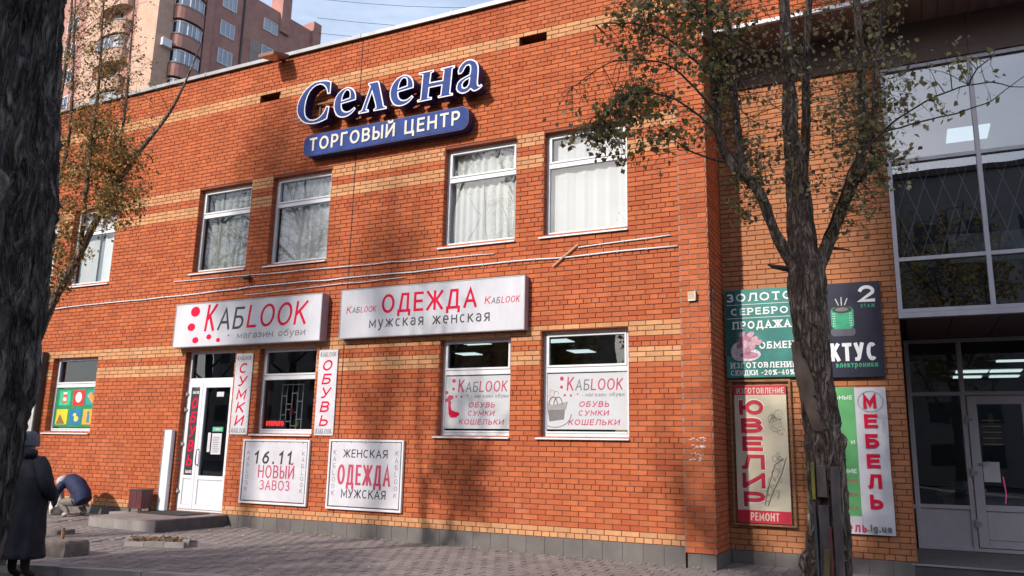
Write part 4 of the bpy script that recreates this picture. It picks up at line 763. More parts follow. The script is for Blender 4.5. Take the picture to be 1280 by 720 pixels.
MB().box(.562, YW - .0225, 2.41, 1.293, YW - .0201, 2.548).build('red_band', REDB, t); MB().box(.562, YW - .0225, .602, 1.293, YW - .0201, .775).build('red_band', REDB, t)
text('lettering', 'ИЗГОТОВЛЕНИЕ', (.60, 2.425, 1.27, 2.51), YW - .0225, CREAM, t, bold=.01); text('lettering', 'РЕМОНТ', (.74, .635, 1.13, .745), YW - .0225, CREAM, t, bold=.01)
vtext('lettering_outline', 'ЮВЕЛИР', .80, .35, .80, 2.35, YW - .02, WHITEP, t, bold=.06, shear=-.0, gap=.16, depth=.002); vtext('lettering', 'ЮВЕЛИР', .80, .33, .82, 2.335, YW - .022, REDB, t, bold=.055, gap=.22, depth=.003)
q = MB(); SK = pmat('sketch_grey', (.20, .19, .19), .6)
for (cx_, cz_, r) in ((1.13, 1.98, .09), (1.18, 2.12, .06), (1.08, 2.06, .05), (1.20, 1.90, .05), (1.10, 1.30, .05), (1.14, 1.40, .04), (1.05, 1.18, .05), (1.02, 1.05, .05), (1.17, 1.5, .03), (1.1, 1.5, .035), (.98, .95, .04)):
    q.tube([(cx_ + r * math.cos(a), YW - .023, cz_ + r * 1.2 * math.sin(a)) for a in [2 * math.pi * i / 9 for i in range(9)]], .004, 3)
for _ in range(46):
    c_ = random.random(); cx_, cz_ = ((1.14 + random.uniform(-.07, .07), 2.02 + random.uniform(-.13, .13)) if c_ < .4 else (1.02 + .17 * c_ + random.uniform(-.05, .05), .62 + c_ * .95 + random.uniform(-.1, .1))); r = random.uniform(.008, .025)
    q.tube([(cx_ + r * math.cos(a), YW - .0225, cz_ + r * math.sin(a)) for a in [2 * math.pi * i / 6 for i in range(6)]], .0025, 3)
q.tube([(1.27, 1.55, 0), (1.27, 1.55, 0)] and [(1.26, YW - .023, 1.52), (1.19, YW - .023, 1.3), (1.08, YW - .023, 1.08), (.98, YW - .023, .84)], .006, 4); q.tube([(1.22, YW - .023, 1.50), (1.10, YW - .023, 1.42), (1.0, YW - .023, 1.1), (.94, YW - .023, .85)], .005, 4); q.build('ring_drawing', SK, t)
fr = MB()
for a in ((.50, .565, .525, 2.63), (1.335, .565, 1.36, 2.63)): fr.box(a[0], .83, a[1], a[2], .855, a[3])
for a in ((.525, .565, 1.335, .59), (.525, 2.605, 1.335, 2.63)): fr.box(a[0], .83, a[1], a[2], .855, a[3])
fr.build('rusty_frame', RUST, t); ti = MB()
for k in range(12):
    z = .68 + k * .165; ti.tube([(1.29, .835, z), (1.345, .828, z + random.uniform(-.03, .03))], .003, 3); ti.tube([(.565, .835, z), (.515, .828, z + random.uniform(-.03, .03))], .003, 3)
ti.build('rope_tie', GREYP, t, kind='stuff')
t = thing('furniture_banner', 'green and white banner with red vertical capitals behind the front tree trunk', 'banner', (2.1, .9, .52))
q = MB(); q.add([(1.51, .85, .58), (2.20, .85, .55), (2.21, .85, 2.50), (1.53, .85, 2.50), (1.51, .87, .58), (2.20, .87, .55), (2.21, .87, 2.50), (1.53, .87, 2.50)], [(0, 1, 2, 3), (4, 7, 6, 5), (0, 4, 5, 1), (1, 5, 6, 2), (2, 6, 7, 3), (3, 7, 4, 0)])
q.build('green_sheet', pmat('banner_green', (.10, .36, .13), .6, .12, 3, .2, 6, dirt=.3, dscale=2, dcol=(.18, .42, .2)), t)
q = MB(); rows_ = 10; 
for i in range(rows_ + 1):
    z = .53 + (2.495 - .53) * i / rows_; wv = .006 * math.sin(i * 1.9); q.v += [(2.202, .846 + wv, z), (2.40, .840 - wv, z), (2.60 + .004 * math.sin(i), .846 + wv, z)]
for i in range(rows_):
    for j in range(2): a0 = i * 3 + j; q.f.append((a0, a0 + 1, a0 + 4, a0 + 3)); q.m.append(0)
q.build('white_sheet', WHITE_VINYL, t, smooth=True); MB().box(1.505, .838, .53, 2.205, .848, .76).build('bottom_sheet', WHITE_VINYL, t)
for i, ch in enumerate('МЕБЕЛЬ'): text('lettering', ch, (2.305 + (i == 5) * .01, 2.205 - i * .268, 2.475, 2.395 - i * .268), .832, RED, t, bold=.05)
text('lettering', 'мебель', (1.72, .555, 2.255, .68), .838, RED_PALE, t, bold=.03); text('lettering', '.lg.ua', (2.265, .545, 2.56, .66), .832, GREYP, t, bold=.03)
for w_, z, m_ in (('ЬНЫЕ', 2.33, WHITEP), ('И', 1.72, WHITEP), ('НИЕ', 1.33, WHITEP), ('МАГАЗИН', 1.20, RED_PALE), ('СБОРКА', 1.02, RED_PALE), ('ДОСТАВКА', .845, RED_PALE)): text('lettering', w_, (2.18 - .058 * len(w_), z, 2.17, z + .055), .85, m_, t, bold=.02)
q = MB(); q.tube([(2.40 + .16 * math.cos(a), .832, 2.30 + .14 * math.sin(a)) for a in [2 * math.pi * i / 24 for i in range(25)]], .003, 3); q.build('circle_line', GREYP, t)
# --- notices inside entrance
t = link('paper_notice', MB().box(3.83, 3.085, 1.22, 4.05, 3.09, 1.52).mesh('paper_notice', WHITE_VINYL), None, 'pale blank paper notice on the glass of the right-hand entrance door', 'notice')
t = link('door_timetable', MB().box(3.96, 3.088, 1.80, 4.02, 3.09, 2.25).mesh('door_timetable', pmat('dark_print', (.05, .045, .04), .6)), None, 'dark printed list on the upper glass of the right-hand entrance door', 'notice')
q = MB()
for k in range(5): q.box(3.87, 3.083, 1.78 + k * .09, 4.12, 3.086, 1.79 + k * .09)
q.build('printed_lines', pmat('gold_print', (.3, .25, .15), .5), t)
t = link('pink_neon_strip', MB().tube([(4.10, 3.3, .9), (4.12, 3.3, 1.05), (4.10, 3.3, 1.3)], .008, 5).mesh('pink_neon_strip', emat('pink_light', (1., .12, .35), .5)), None, 'thin pink glowing strip behind the right-hand entrance door glass', 'lamp')
# ================================================================== THINGS ON THE FACADE
def cable(label, pts, r=.008, mat=None, name='cable', clips=True):
    t = thing(name, label, name, pts[0], 'cables fixed to the brick front'); MB().tube(pts, r, 6).build('cable_run', mat or WHITE_PVC, t, True)
    if clips:
        q = MB()
        for p in pts[1:-1]: q.box(p[0] - .01, p[1] - r - .004, p[2] - r - .006, p[0] + .01, p[1] + r, p[2] + r + .006)
        q.build('clip', GREY_METAL, t, kind='stuff')
def wavy(x0, x1, z0, z1, n, amp=.012, y=-.02):
    return [(x0 + (x1 - x0) * i / n, y, z0 + (z1 - z0) * i / n + random.uniform(-amp, amp)) for i in range(n + 1)]
cable('long pale cable along the whole front between the two storeys', wavy(-15.5, -8.6, 4.40, 4.48, 14) + wavy(-8.3, -.02, 4.495, 4.53, 18), .013)
cable('thin pale cable just above the long one, left of the centre', wavy(-10.35, -3.05, 4.76, 4.69, 18), .009)
cable('short pale cable above the long white light box', wavy(-8.4, -4.75, 4.36, 4.43, 8), .007)
cable('short pale cable near the right end of the front under the brightest window', wavy(-1.58, -.12, 4.655, 4.70, 4, .006), .011)
cable('thin grey wire loop hanging on the shaded side of the corner pilaster', [(.435, .05, 3.7), (.46, .07, 3.85), (.445, .10, 3.92), (.44, .08, 3.6), (.44, .06, 3.3)], .005, GREY_METAL, clips=False)
t = link('loose_conduit', MB().tube([(-2.0, -.03, 4.38), (-1.82, -.035, 4.52), (-1.58, -.03, 4.70)], .014, 6).mesh('loose_conduit', pmat('conduit_peach', (.55, .33, .24), .6)), None, 'short peach conduit slanting on the wall under the brightest window', 'conduit')
t = thing('junction_box', 'small open metal box on the corner pilaster', 'junction box', (.2, -.04, 3.7)); MB().bbox(.125, -.075, 3.70, .245, -.03, 3.83, .004).build('box_body', pmat('box_tan', (.45, .32, .22), .6), t); MB().box(.235, -.11, 3.70, .245, -.075, 3.83).build('box_door', WHITE_PVC, t); MB().box(.13, -.079, 3.69, .235, -.0755, 3.705).build('box_lip', WHITE_PVC, t)
q = MB()
for k in range(44): 
    x = random.uniform(.09, .32); z = random.choice([1.74, 1.64, 1.55, 1.47]) + random.uniform(-.025, .025); a_ = random.uniform(-.8, .8); w_, h_ = random.uniform(.008, .025), random.uniform(.004, .008)
    q.add([(x - w_, -.0415, z - a_ * w_), (x + w_, -.0415, z + a_ * w_), (x + w_, -.0415, z + a_ * w_ + h_), (x - w_, -.0415, z - a_ * w_ + h_)], [(0, 1, 2, 3)])
q.build('paint_mark', WHITEP, None, label='faded white scribbled paint marks on the corner pilaster', cat='graffiti')
t = thing('floodlight', 'brown square floodlight leaning out from the roof edge', 'floodlight', (-7.9, 0, 9.0))
fl = [(-8.10, -.10, 9.10), (-7.72, -.10, 9.10), (-7.72, -.52, 8.98), (-8.10, -.52, 8.98)]
MB().add(fl + [(x, y_, z + .07) for x, y_, z in fl], [(0, 1, 2, 3), (7, 6, 5, 4), (0, 4, 5, 1), (1, 5, 6, 2), (2, 6, 7, 3), (3, 7, 4, 0)]).build('lamp_housing', pmat('flood_brown', (.20, .09, .045), .6), t); MB().box(-7.94, -.12, 9.08, -7.88, .0, 9.13).build('bracket', DARKM, t)
MB().add([(x * .96 - .32 * 1.0 + .0, y_, z - .004) for x, y_, z in fl], [(0, 1, 2, 3)]).build('lamp_glass', pmat('flood_glass', (.35, .2, .12), .2), t)
t = link('camera_stub', MB().box(-8.38, -.14, 4.66, -8.26, -.008, 4.70).box(-8.36, -.20, 4.63, -8.28, -.10, 4.67).mesh('camera_stub', DARKM), None, 'small dark bracket on the wall between two upper windows above the door sign', 'bracket')
# ================================================================== THINGS ON THE GROUND
ld = set_struct(link('door_landing', None))
gx0, gx1 = -9.95, -8.35
for i in range(5):
    x0 = gx0 + i * .32
    MB().box(x0, -1.60, gz(x0) - .05, x0 + .317, -1.565, .275).build('edge_tile', CONC, ld)
for i in range(5): MB().box(gx1 - .035, -1.56 + i * .31, .0, gx1, -1.56 + i * .31 + .307, .275).build('edge_tile', pmat('tile_dark', (.10, .09, .09), .8, .2, 5), ld)
for i in range(3):
    for j in range(3): MB().box(gx0 + i * .534, -1.60 + j * .53, .277, gx0 + i * .534 + .53, -1.60 + j * .53 + .526, .298).build('top_tile', PAVESHEET, ld)
MB().box(gx0, -1.56, 0, gx1 - .04, 0, .276).build('landing_core', CONC, ld); MB().box(-10.7, -.62, 0, gx0 - .004, 0, .272).build('landing_core', CONC, ld)
t = link('door_mat', MB().bbox(-9.8, -.75, .30, -8.7, -.1, .312, .002).mesh('door_mat', pmat('mat_dark', (.03, .028, .028), .95, .2, 40, .6, 80)), None, 'dark rubber door mat on the landing before the shoe shop door', 'door mat')
t = thing('leaning_panel', 'tall narrow white panel standing against the wall left of the shoe shop door', 'panel', (-10.0, -.05, .3))
MB().bbox(-10.06, -.10, .30, -9.87, -.02, 1.80, .006).build('panel_sheet', WHITE_PVC, t); MB().box(-10.075, -.105, .30, -10.06, -.015, 1.81).build('panel_edge', GREY_METAL, t)
t = thing('litter_bin', 'dark red square litter bin standing by the wall left of the door', 'bin', (-10.3, -.3, .27))
MBIN = pmat('bin_maroon', (.10, .016, .022), .5, .3, 8, dirt=.4, dscale=6, dcol=(.03, .02, .02)); q = MB().box(-10.46, -.42, .34, -10.12, -.17, .66)
q.build('bin_body', MBIN, t); MB().box(-10.475, -.435, .662, -10.105, -.155, .685).build('bin_rim', DARKM, t)
for x, yy_ in ((-10.45, -.41), (-10.16, -.41), (-10.45, -.20), (-10.16, -.20)): MB().box(x, yy_, .272, x + .03, yy_ + .03, .34).build('leg', DARKM, t)
MB().box(-10.28, -.425, .36, -10.26, -.4205, .64).build('seam', DARKM, t)
# planter bed
t = thing('planting_bed', 'low concrete-edged bed of brown earth and dry leaves in the paving', 'planter', (-7.2, -2.5, .09))
cs = [(-7.95, -2.35), (-7.35, -2.95), (-6.55, -2.60), (-7.10, -2.05)]
def kerbs(p, q_, n):
    p = Vector((*p, 0)); q_ = Vector((*q_, 0)); d_ = (q_ - p); L_ = d_.length; d_.normalize(); nn = Vector((-d_.y, d_.x, 0)) * .045
    for i in range(n):
        a_ = p + d_ * (L_ * i / n + .003); b_ = p + d_ * (L_ * (i + 1) / n - .003)
        MB().prismz([(a_ - nn)[:2], (b_ - nn)[:2], (b_ + nn)[:2], (a_ + nn)[:2]], .03, .155 + random.uniform(-.008, .008)).build('edging_stone', CONC, t)
for i in range(4): kerbs(cs[i], cs[(i + 1) % 4], 3)
MB().prismz(cs, .02, .125).build('soil', SOIL, t)
q = MB()
for k in range(420):
    u_, v_ = random.random(), random.random(); p = (Vector(cs[0]) * (1 - u_) + Vector(cs[1]) * u_) * (1 - v_) + (Vector(cs[3]) * (1 - u_) + Vector(cs[2]) * u_) * v_; s_ = random.uniform(.012, .03); z = .127 + random.uniform(0, .03); a_ = random.uniform(0, 6.28)
    q.add([(p.x + s_ * math.cos(a_ + b_), p.y + s_ * math.sin(a_ + b_), z + random.uniform(-.008, .02)) for b_ in (0, 1.57, 3.14, 4.71)], [(0, 1, 2, 3)])
q.build('dry_leaves', pmat('dry_leaf', (.20, .12, .07), .8, .3, 20, island=.5), t, kind='stuff')
# stone block with rebar
def rough_block(x0, y0, z0, x1, y1, z1, amp=.012, n=7):
    bm = bmesh.new(); bmesh.ops.create_cube(bm, size=1); bmesh.ops.subdivide_edges(bm, edges=bm.edges, cuts=n, use_grid_fill=True)
    for v in bm.verts:
        p = Vector((x0 + (v.co.x + .5) * (x1 - x0), y0 + (v.co.y + .5) * (y1 - y0), z0 + (v.co.z + .5) * (z1 - z0)))
        c = Vector(((x0 + x1) / 2, (y0 + y1) / 2, (z0 + z1) / 2)); e = sum(1 for k in range(3) if abs(abs(v.co[k]) - .5) < .01)
        p = c + (p - c) * (1 - .035 * max(0, e - 1)); p += noise.noise_vector(p * 7) * amp * 2; v.co = p
    me = bpy.data.meshes.new('b'); bm.to_mesh(me); bm.free(); return me
t = thing('stone_block', 'rough low stone block with a rusty bar sticking up beside the standing person', 'stone block', (-7.5, -3.9, .08))
me = rough_block(-7.50, -4.28, .03, -6.82, -3.92, .29); me.materials.append(STONE); link('block', me, t)
MB().tube([(-7.13, -4.10, .26), (-7.12, -4.11, .43)], .022, 7).build('rusty_bar', RUST, t)
me = rough_block(-9.75, -2.8, .08, -9.05, -2.5, .19, .008); me.materials.append(STONE); link('flat_stone', me, None, 'flat grey stone lying on the paving behind the standing person', 'stone')
# leaf litter
q = MB()
for k in range(1100):
    x = random.uniform(-11, 3); y_ = random.uniform(-4.8, -.05) if random.random() < .6 else random.uniform(-.35, -.04)
    if y_ < KY(x) or (-11 < x < -8.2 and y_ > -1.7): continue
    s_ = random.uniform(.010, .024); a_ = random.uniform(0, 6.28); z = gz(x) + .03
    q.add([(x + s_ * math.cos(a_ + b_) * (1 if i % 2 else .6), y_ + s_ * math.sin(a_ + b_), z + random.uniform(0, .014)) for i, b_ in enumerate((0, 1.57, 3.14, 4.71))], [(0, 1, 2, 3)])
q.build('leaf_litter', pmat('litter_leaf', (.36, .27, .19), .8, .3, 20, island=.5), None, label='dry leaves scattered over the paving', cat='leaves', kind='stuff')

# ================================================================== TREES
def interp(pts, rad, step):
    """smooth resampling of a polyline (Catmull-Rom)"""
    P = [Vector(p) for p in pts]; out = []; ro = []
    for i in range(len(P) - 1):
        p0, p1, p2, p3 = P[max(i - 1, 0)], P[i], P[i + 1], P[min(i + 2, len(P) - 1)]; n = max(1, int((p2 - p1).length / step))
        for k in range(n):
            s_ = k / n; out.append(.5 * ((2 * p1) + (p2 - p0) * s_ + (2 * p0 - 5 * p1 + 4 * p2 - p3) * s_ * s_ + (3 * p1 - p0 - 3 * p2 + p3) * s_ ** 3)); ro.append(rad[i] * (1 - s_) + rad[i + 1] * s_)
    out.append(P[-1]); ro.append(rad[-1]); return out, ro
def bark_limb(mb, pts, rad, n=16, step=.05, amp=.12, freq=9., zs=.28, knots=()):
    P, Rr = interp(pts, rad, step); rings = []; ref = None
    for i, p in enumerate(P):
        d = (P[min(i + 1, len(P) - 1)] - P[max(i - 1, 0)]).normalized()
        if ref is None: ref = d.cross(Vector((0, 1, 0))).normalized()
        ref = (ref - d * ref.dot(d)).normalized(); w = d.cross(ref); ring = []
        for j in range(n):
            a = 2 * math.pi * j / n; o = ref * math.cos(a) + w * math.sin(a); s_ = p + o * Rr[i]
            q_ = Vector((s_.x * freq, s_.y * freq, s_.z * freq * zs)); v = noise.noise(q_) ; rd_ = 1 - abs(v) * 2.2
            f_ = noise.noise(q_ * 2.7) * .35 + noise.noise(Vector((s_.x, s_.y, s_.z)) * 3) * .5
            dsp = amp * Rr[i] * (rd_ * .8 - .35 + f_ * .5)
            for kp, kr, kh in knots:
                dd = (s_ - kp).length
                if dd < kr: dsp += kh * (math.cos(dd / kr * math.pi) * .5 + .5) * (1 if dd > kr * .3 or kh < 0 else -.4)
            ring.append(s_ + o * dsp)
        rings.append(ring)
    mb.loft(rings); return P, Rr
def twigs(tw, lf, samples, centre, radii, count, nl, leaf, r0=.006, up=0., droop=.1, seed=1, pair=None):
    rnd = random.Random(seed)
    for _ in range(count):
        while True:
            v = Vector([rnd.uniform(-1, 1) for _ in range(3)])
            if v.length < 1: break
        T = Vector(centre) + Vector([v[k] * radii[k] for k in range(3)])
        if noise.noise(T * 1.9 + Vector((seed * 3.1, 0, 0))) < -.18: continue
        below = [s_ for s_ in samples if s_.z < T.z + .3] or samples
        L = min(rnd.sample(below, min(14, len(below))), key=lambda s_: (s_ - T).length)
        dv = T - L; ln = dv.length; bend = Vector([rnd.uniform(-1, 1) for _ in range(3)]) * ln * .16 + Vector((0, 0, up * ln)); n = 6; P = []
        for i in range(n + 1):
            s_ = i / n; P.append(L + dv * s_ + bend * math.sin(s_ * math.pi) + Vector((0, 0, -droop * ln * s_ * s_ * s_)) + Vector([rnd.uniform(-1, 1) for _ in range(3)]) * ln * .018)
        tw.tube(P, [r0 * min(1.6, .5 + ln * .5) * (1 - .8 * i / n) for i in range(n + 1)], 3, False)
        for _k in range(rnd.randint(int(nl * .4), int(nl * 1.4) + 1)):
            s_ = 1 - rnd.random() ** 1.5 * .6; i = min(int(s_ * n), n - 1); b_ = P[i].lerp(P[i + 1], s_ * n - i)
            c = b_ + Vector([rnd.uniform(-1, 1), rnd.uniform(-1, 1), rnd.uniform(-1.3, .6)]) * leaf * 1.6
            tw.tube([b_, c], .0011, 3, False) if rnd.random() < .5 else None
            ax = Vector([rnd.uniform(-1, 1), rnd.uniform(-1, 1), rnd.uniform(-1.6, .2)]).normalized(); sd_ = ax.cross(Vector([rnd.uniform(-1, 1) for _ in range(3)])).normalized(); nn = ax.cross(sd_); s2 = leaf * rnd.uniform(.45, 1.3)
            lf.mi = 0 if (pair is None or rnd.random() < pair) else 1
            lf.add([c, c + ax * s2 * .45 + sd_ * s2 * .42 + nn * s2 * .12, c + ax * s2 * 1.05, c + ax * s2 * .45 - sd_ * s2 * .42 + nn * s2 * .12], [(0, 1, 2), (0, 2, 3)])
# ---- front right tree
t = thing('street_tree', 'rough-barked tree with three rising limbs in front of the jewellery signs', 'tree', (2.22, -4.4, 0), )
tk = MB()
P0, _ = bark_limb(tk, [(2.25, -4.4, -.1), (2.23, -4.4, .3), (2.21, -4.4, .62), (2.24, -4.4, 1.04), (2.235, -4.4, 1.59), (2.20, -4.4, 2.1), (2.18, -4.4, 2.5), (2.17, -4.4, 2.85), (2.17, -4.4, 3.12)], [.23, .18, .162, .145, .135, .122, .13, .14, .132], 110, .018, .26, 22., .20,
                 knots=[(Vector((2.10, -4.56, 2.38)), .12, .05), (Vector((2.38, -4.42, 1.66)), .09, .05), (Vector((2.06, -4.48, 1.62)), .10, .04), (Vector((2.20, -4.56, 1.25)), .16, -.03), (Vector((2.17, -4.55, 2.12)), .13, -.028), (Vector((2.03, -4.42, .72)), .12, .05), (Vector((2.33, -4.5, .80)), .10, .03), (Vector((2.17, -4.4, 2.95)), .26, .02)])
trunk_ = tk.build('trunk', BARK, t, True)
q = MB(); rg = []
for i in range(22):
    z = 1.72 + .034 * i; f_ = math.sin(math.pi * (i + .5) / 22) ** .6; cxw = 2.225 - .012 * i * .5 + (.01 if i < 8 else 0); hw_ = .028 + .040 * f_; dep = -4.4 - .135 - .012 * math.sin(i * .6)
    rg.append([(cxw - .03 - hw_ * math.cos(a_) + .004 * math.sin(i * 2.1 + a_ * 3), dep + .06 - .075 * math.sin(a_) ** .7 + .004 * math.sin(a_ * 9), z) for a_ in [math.pi * k / 12 for k in range(13)]])
q.loft(rg, False); q.build('bare_wood', WOUND, t, True)
limbs = [([(2.16, -4.4, 2.85), (2.10, -4.42, 3.06), (2.02, -4.45, 3.22), (1.94, -4.5, 3.38), (1.85, -4.55, 3.70), (1.74, -4.6, 3.87), (1.62, -4.6, 4.0), (1.54, -4.65, 4.23), (1.52, -4.65, 4.5), (1.50, -4.7, 5.06), (1.49, -4.7, 5.54), (1.47, -4.7, 6.3), (1.40, -4.7, 7.4)], [.085, .07, .06, .055, .052, .056, .052, .045, .042, .038, .034, .028, .012]),
 ([(1.72, -4.6, 3.90), (1.69, -4.55, 4.2), (1.66, -4.5, 4.54), (1.63, -4.4, 5.18), (1.56, -4.3, 5.74), (1.50, -4.2, 6.6), (1.5, -4.1, 7.4)], [.045, .036, .034, .03, .028, .022, .008]),
 ([(2.17, -4.4, 2.9), (2.15, -4.4, 3.2), (2.13, -4.3, 3.74), (2.11, -4.25, 4.02), (2.08, -4.2, 4.45), (2.08, -4.1, 4.92), (2.06, -4.0, 5.79), (2.08, -3.9, 6.9), (2.05, -3.8, 8.2)], [.135, .125, .112, .105, .09, .078, .06, .04, .012]),
 ([(2.15, -4.33, 3.6), (2.20, -4.45, 4.0), (2.24, -4.5, 4.27), (2.27, -4.6, 4.73), (2.34, -4.7, 5.33), (2.43, -4.7, 6.07), (2.5, -4.7, 7.2)], [.05, .045, .042, .038, .034, .026, .01]),
 ([(2.19, -4.4, 2.85), (2.25, -4.38, 3.05), (2.32, -4.35, 3.22), (2.44, -4.3, 3.5), (2.56, -4.25, 3.8), (2.65, -4.2, 4.1), (2.68, -4.2, 4.35), (2.69, -4.1, 4.95), (2.69, -4.1, 5.58), (2.71, -4.1, 6.5), (2.7, -4.0, 7.6)], [.085, .07, .062, .056, .06, .056, .052, .046, .04, .03, .01]),
 ([(2.56, -4.25, 3.8), (2.66, -4.35, 3.84), (2.73, -4.4, 3.95), (2.76, -4.5, 4.2), (2.81, -4.6, 4.62), (2.92, -4.7, 5.4), (3.0, -4.8, 6.4)], [.035, .03, .028, .026, .022, .018, .008])]
limbs = [(p_, [r_ * (.92 if i_ < 3 else .78) for i_, r_ in enumerate(rr_)]) for p_, rr_ in limbs]
smp = []
for pl, rl in limbs:
    q = MB(); P, _ = bark_limb(q, pl, rl, 16, .05, .22, 16., .3); q.build('limb', BARK, t, True); smp += P
th = [([(2.31, -4.3, 3.32), (2.5, -4.7, 3.6), (2.6, -4.8, 3.79), (2.86, -4.9, 4.01), (3.15, -5.0, 4.14), (3.36, -5.0, 4.2), (3.56, -5.0, 4.21), (3.67, -5.0, 4.15), (3.80, -5.0, 4.13)], .011), ([(2.81, -4.9, 3.98), (3.13, -5.0, 3.99), (3.37, -5.0, 4.02), (3.55, -5.0, 4.07), (3.76, -5.0, 4.22), (3.9, -5, 4.3)], .007), ([(3.42, -5.0, 4.21), (3.48, -5.0, 4.33), (3.58, -5.0, 4.40), (3.62, -5.0, 4.5)], .007),
      ([(1.72, -4.6, 3.94), (1.42, -4.7, 4.4), (1.12, -4.9, 4.60), (.79, -5.0, 4.60), (.50, -5.1, 4.25)], .012), ([(1.52, -4.7, 4.76), (1.27, -4.9, 5.02), (.94, -5.0, 5.27), (.53, -5.1, 5.30)], .013), ([(1.53, -4.7, 4.45), (1.22, -5.0, 4.80), (.78, -5.2, 4.85), (.42, -5.3, 4.63)], .011), ([(1.50, -4.7, 5.3), (1.1, -4.9, 5.8), (.7, -5, 6.1)], .013),
      ([(1.62, -4.6, 4.0), (1.3, -4.6, 4.15), (1.05, -4.7, 4.35)], .012), ([(2.08, -4.4, 3.05), (1.92, -4.5, 3.08), (1.88, -4.52, 3.10)], .03), ([(2.40, -4.4, 3.22), (2.52, -4.45, 3.18)], .016)]
q = MB(); smp2 = []
for pl, r_ in th:
    P, Rr = interp(pl, [r_ * (1 - .75 * i / (len(pl) - 1)) for i in range(len(pl))], .05); P = [p + noise.noise_vector(p * 9) * .012 for p in P]; q.tube(P, Rr, 6); smp2 += P
q.build('branches', TWIG, t, True)
tw, lf = MB(), MB(); left = [s_ for s_ in smp if s_.x < 1.75 and s_.z > 4] + [s_ for s_ in smp2 if s_.x < 1.6]
twigs(tw, lf, left, (1.05, -4.7, 5.15), (.66, .45, .98), 330, 11, .056, seed=2, pair=.8)
twigs(tw, lf, left, (.85, -4.9, 4.45), (.42, .3, .38), 80, 9, .054, seed=3, droop=.35, pair=.8)
twigs(tw, lf, [s_ for s_ in smp2 if s_.x < .9], (.38, -5.1, 4.55), (.28, .2, .45), 26, 5, .048, seed=4, droop=.3, pair=.8)
twigs(tw, lf, [s_ for s_ in smp if s_.z > 3.6], (1.95, -4.45, 4.9), (.75, .5, 1.1), 430, 7, .044, seed=5, pair=.35)
twigs(tw, lf, [s_ for s_ in smp if s_.x > 2.3], (2.75, -4.5, 4.6), (.42, .45, 1.1), 250, 8, .044, seed=6, pair=.35)
twigs(tw, lf, [s_ for s_ in smp if s_.z > 3.3], (1.80, -4.5, 3.75), (.30, .25, .45), 90, 6, .042, seed=7, pair=.5, droop=.3)
twigs(tw, lf, [s_ for s_ in smp if s_.x > 2.1], (2.55, -4.5, 3.75), (.35, .3, .5), 90, 5, .040, seed=8, pair=.4)
twigs(tw, lf, [s_ for s_ in smp if s_.z > 5.5], (1.9, -4.4, 6.9), (1.6, 1.2, 1.3), 200, 8, .05, seed=9, pair=.6, r0=.009)
twigs(tw, lf, [s_ for s_ in smp2 if s_.x > 2.8], (3.25, -5.0, 4.3), (.45, .15, .35), 26, 3, .05, seed=10, pair=.8)
tw.build('twigs', TWIG, t, kind='stuff'); lf.build('leaves', [LEAF_O, LEAF_P], t, kind='stuff')
# painted boards fixed in the hollow of this trunk
tp = thing('painted_boards', 'painted yellow, grey, mauve and red boards nailed into the hollow of the front trunk', 'boards', (2.2, -4.58, .2))
for (x0, x1, z0, z1, yv, c) in [(a_[0], a_[1], a_[2], a_[3], a_[4] + .012, a_[5]) for a_ in ((2.10, 2.125, 1.20, 1.48, -4.575, (.50, .40, .03)), (2.105, 2.125, .30, 1.18, -4.57, (.13, .13, .15)), (2.13, 2.205, .30, 1.16, -4.582, (.16, .11, .125)), (2.205, 2.225, .15, 1.0, -4.60, (.32, .02, .03)), (2.228, 2.29, .20, 1.45, -4.585, (.22, .15, .145)), (2.15, 2.20, .62, .84, -4.5865, (.32, .21, .06)), (2.14, 2.21, 1.22, 1.46, -4.57, (.30, .22, .17)))]:
    sk_ = random.uniform(-.012, .012); x0 += .045; x1 += .045; m_ = MB().bbox(x0, yv - .02, z0, x1, yv + .06, z1, .004); m_.v = [(a_ + sk_ * (c_ - z0) / (z1 - z0) + .004 * math.sin(c_ * 9), b_ + .01 * math.sin(c_ * 5), c_) for a_, b_, c_ in m_.v]; pl_ = m_.build('board', pmat('board_%.2f_%.2f' % (x0, z0), tuple(.5 * k_ + .04 for k_ in c), .85, .45, 14, .5, 50, stretch=(1, 1, .25), dirt=.4, dscale=9, dcol=(.2, .17, .15)), tp)
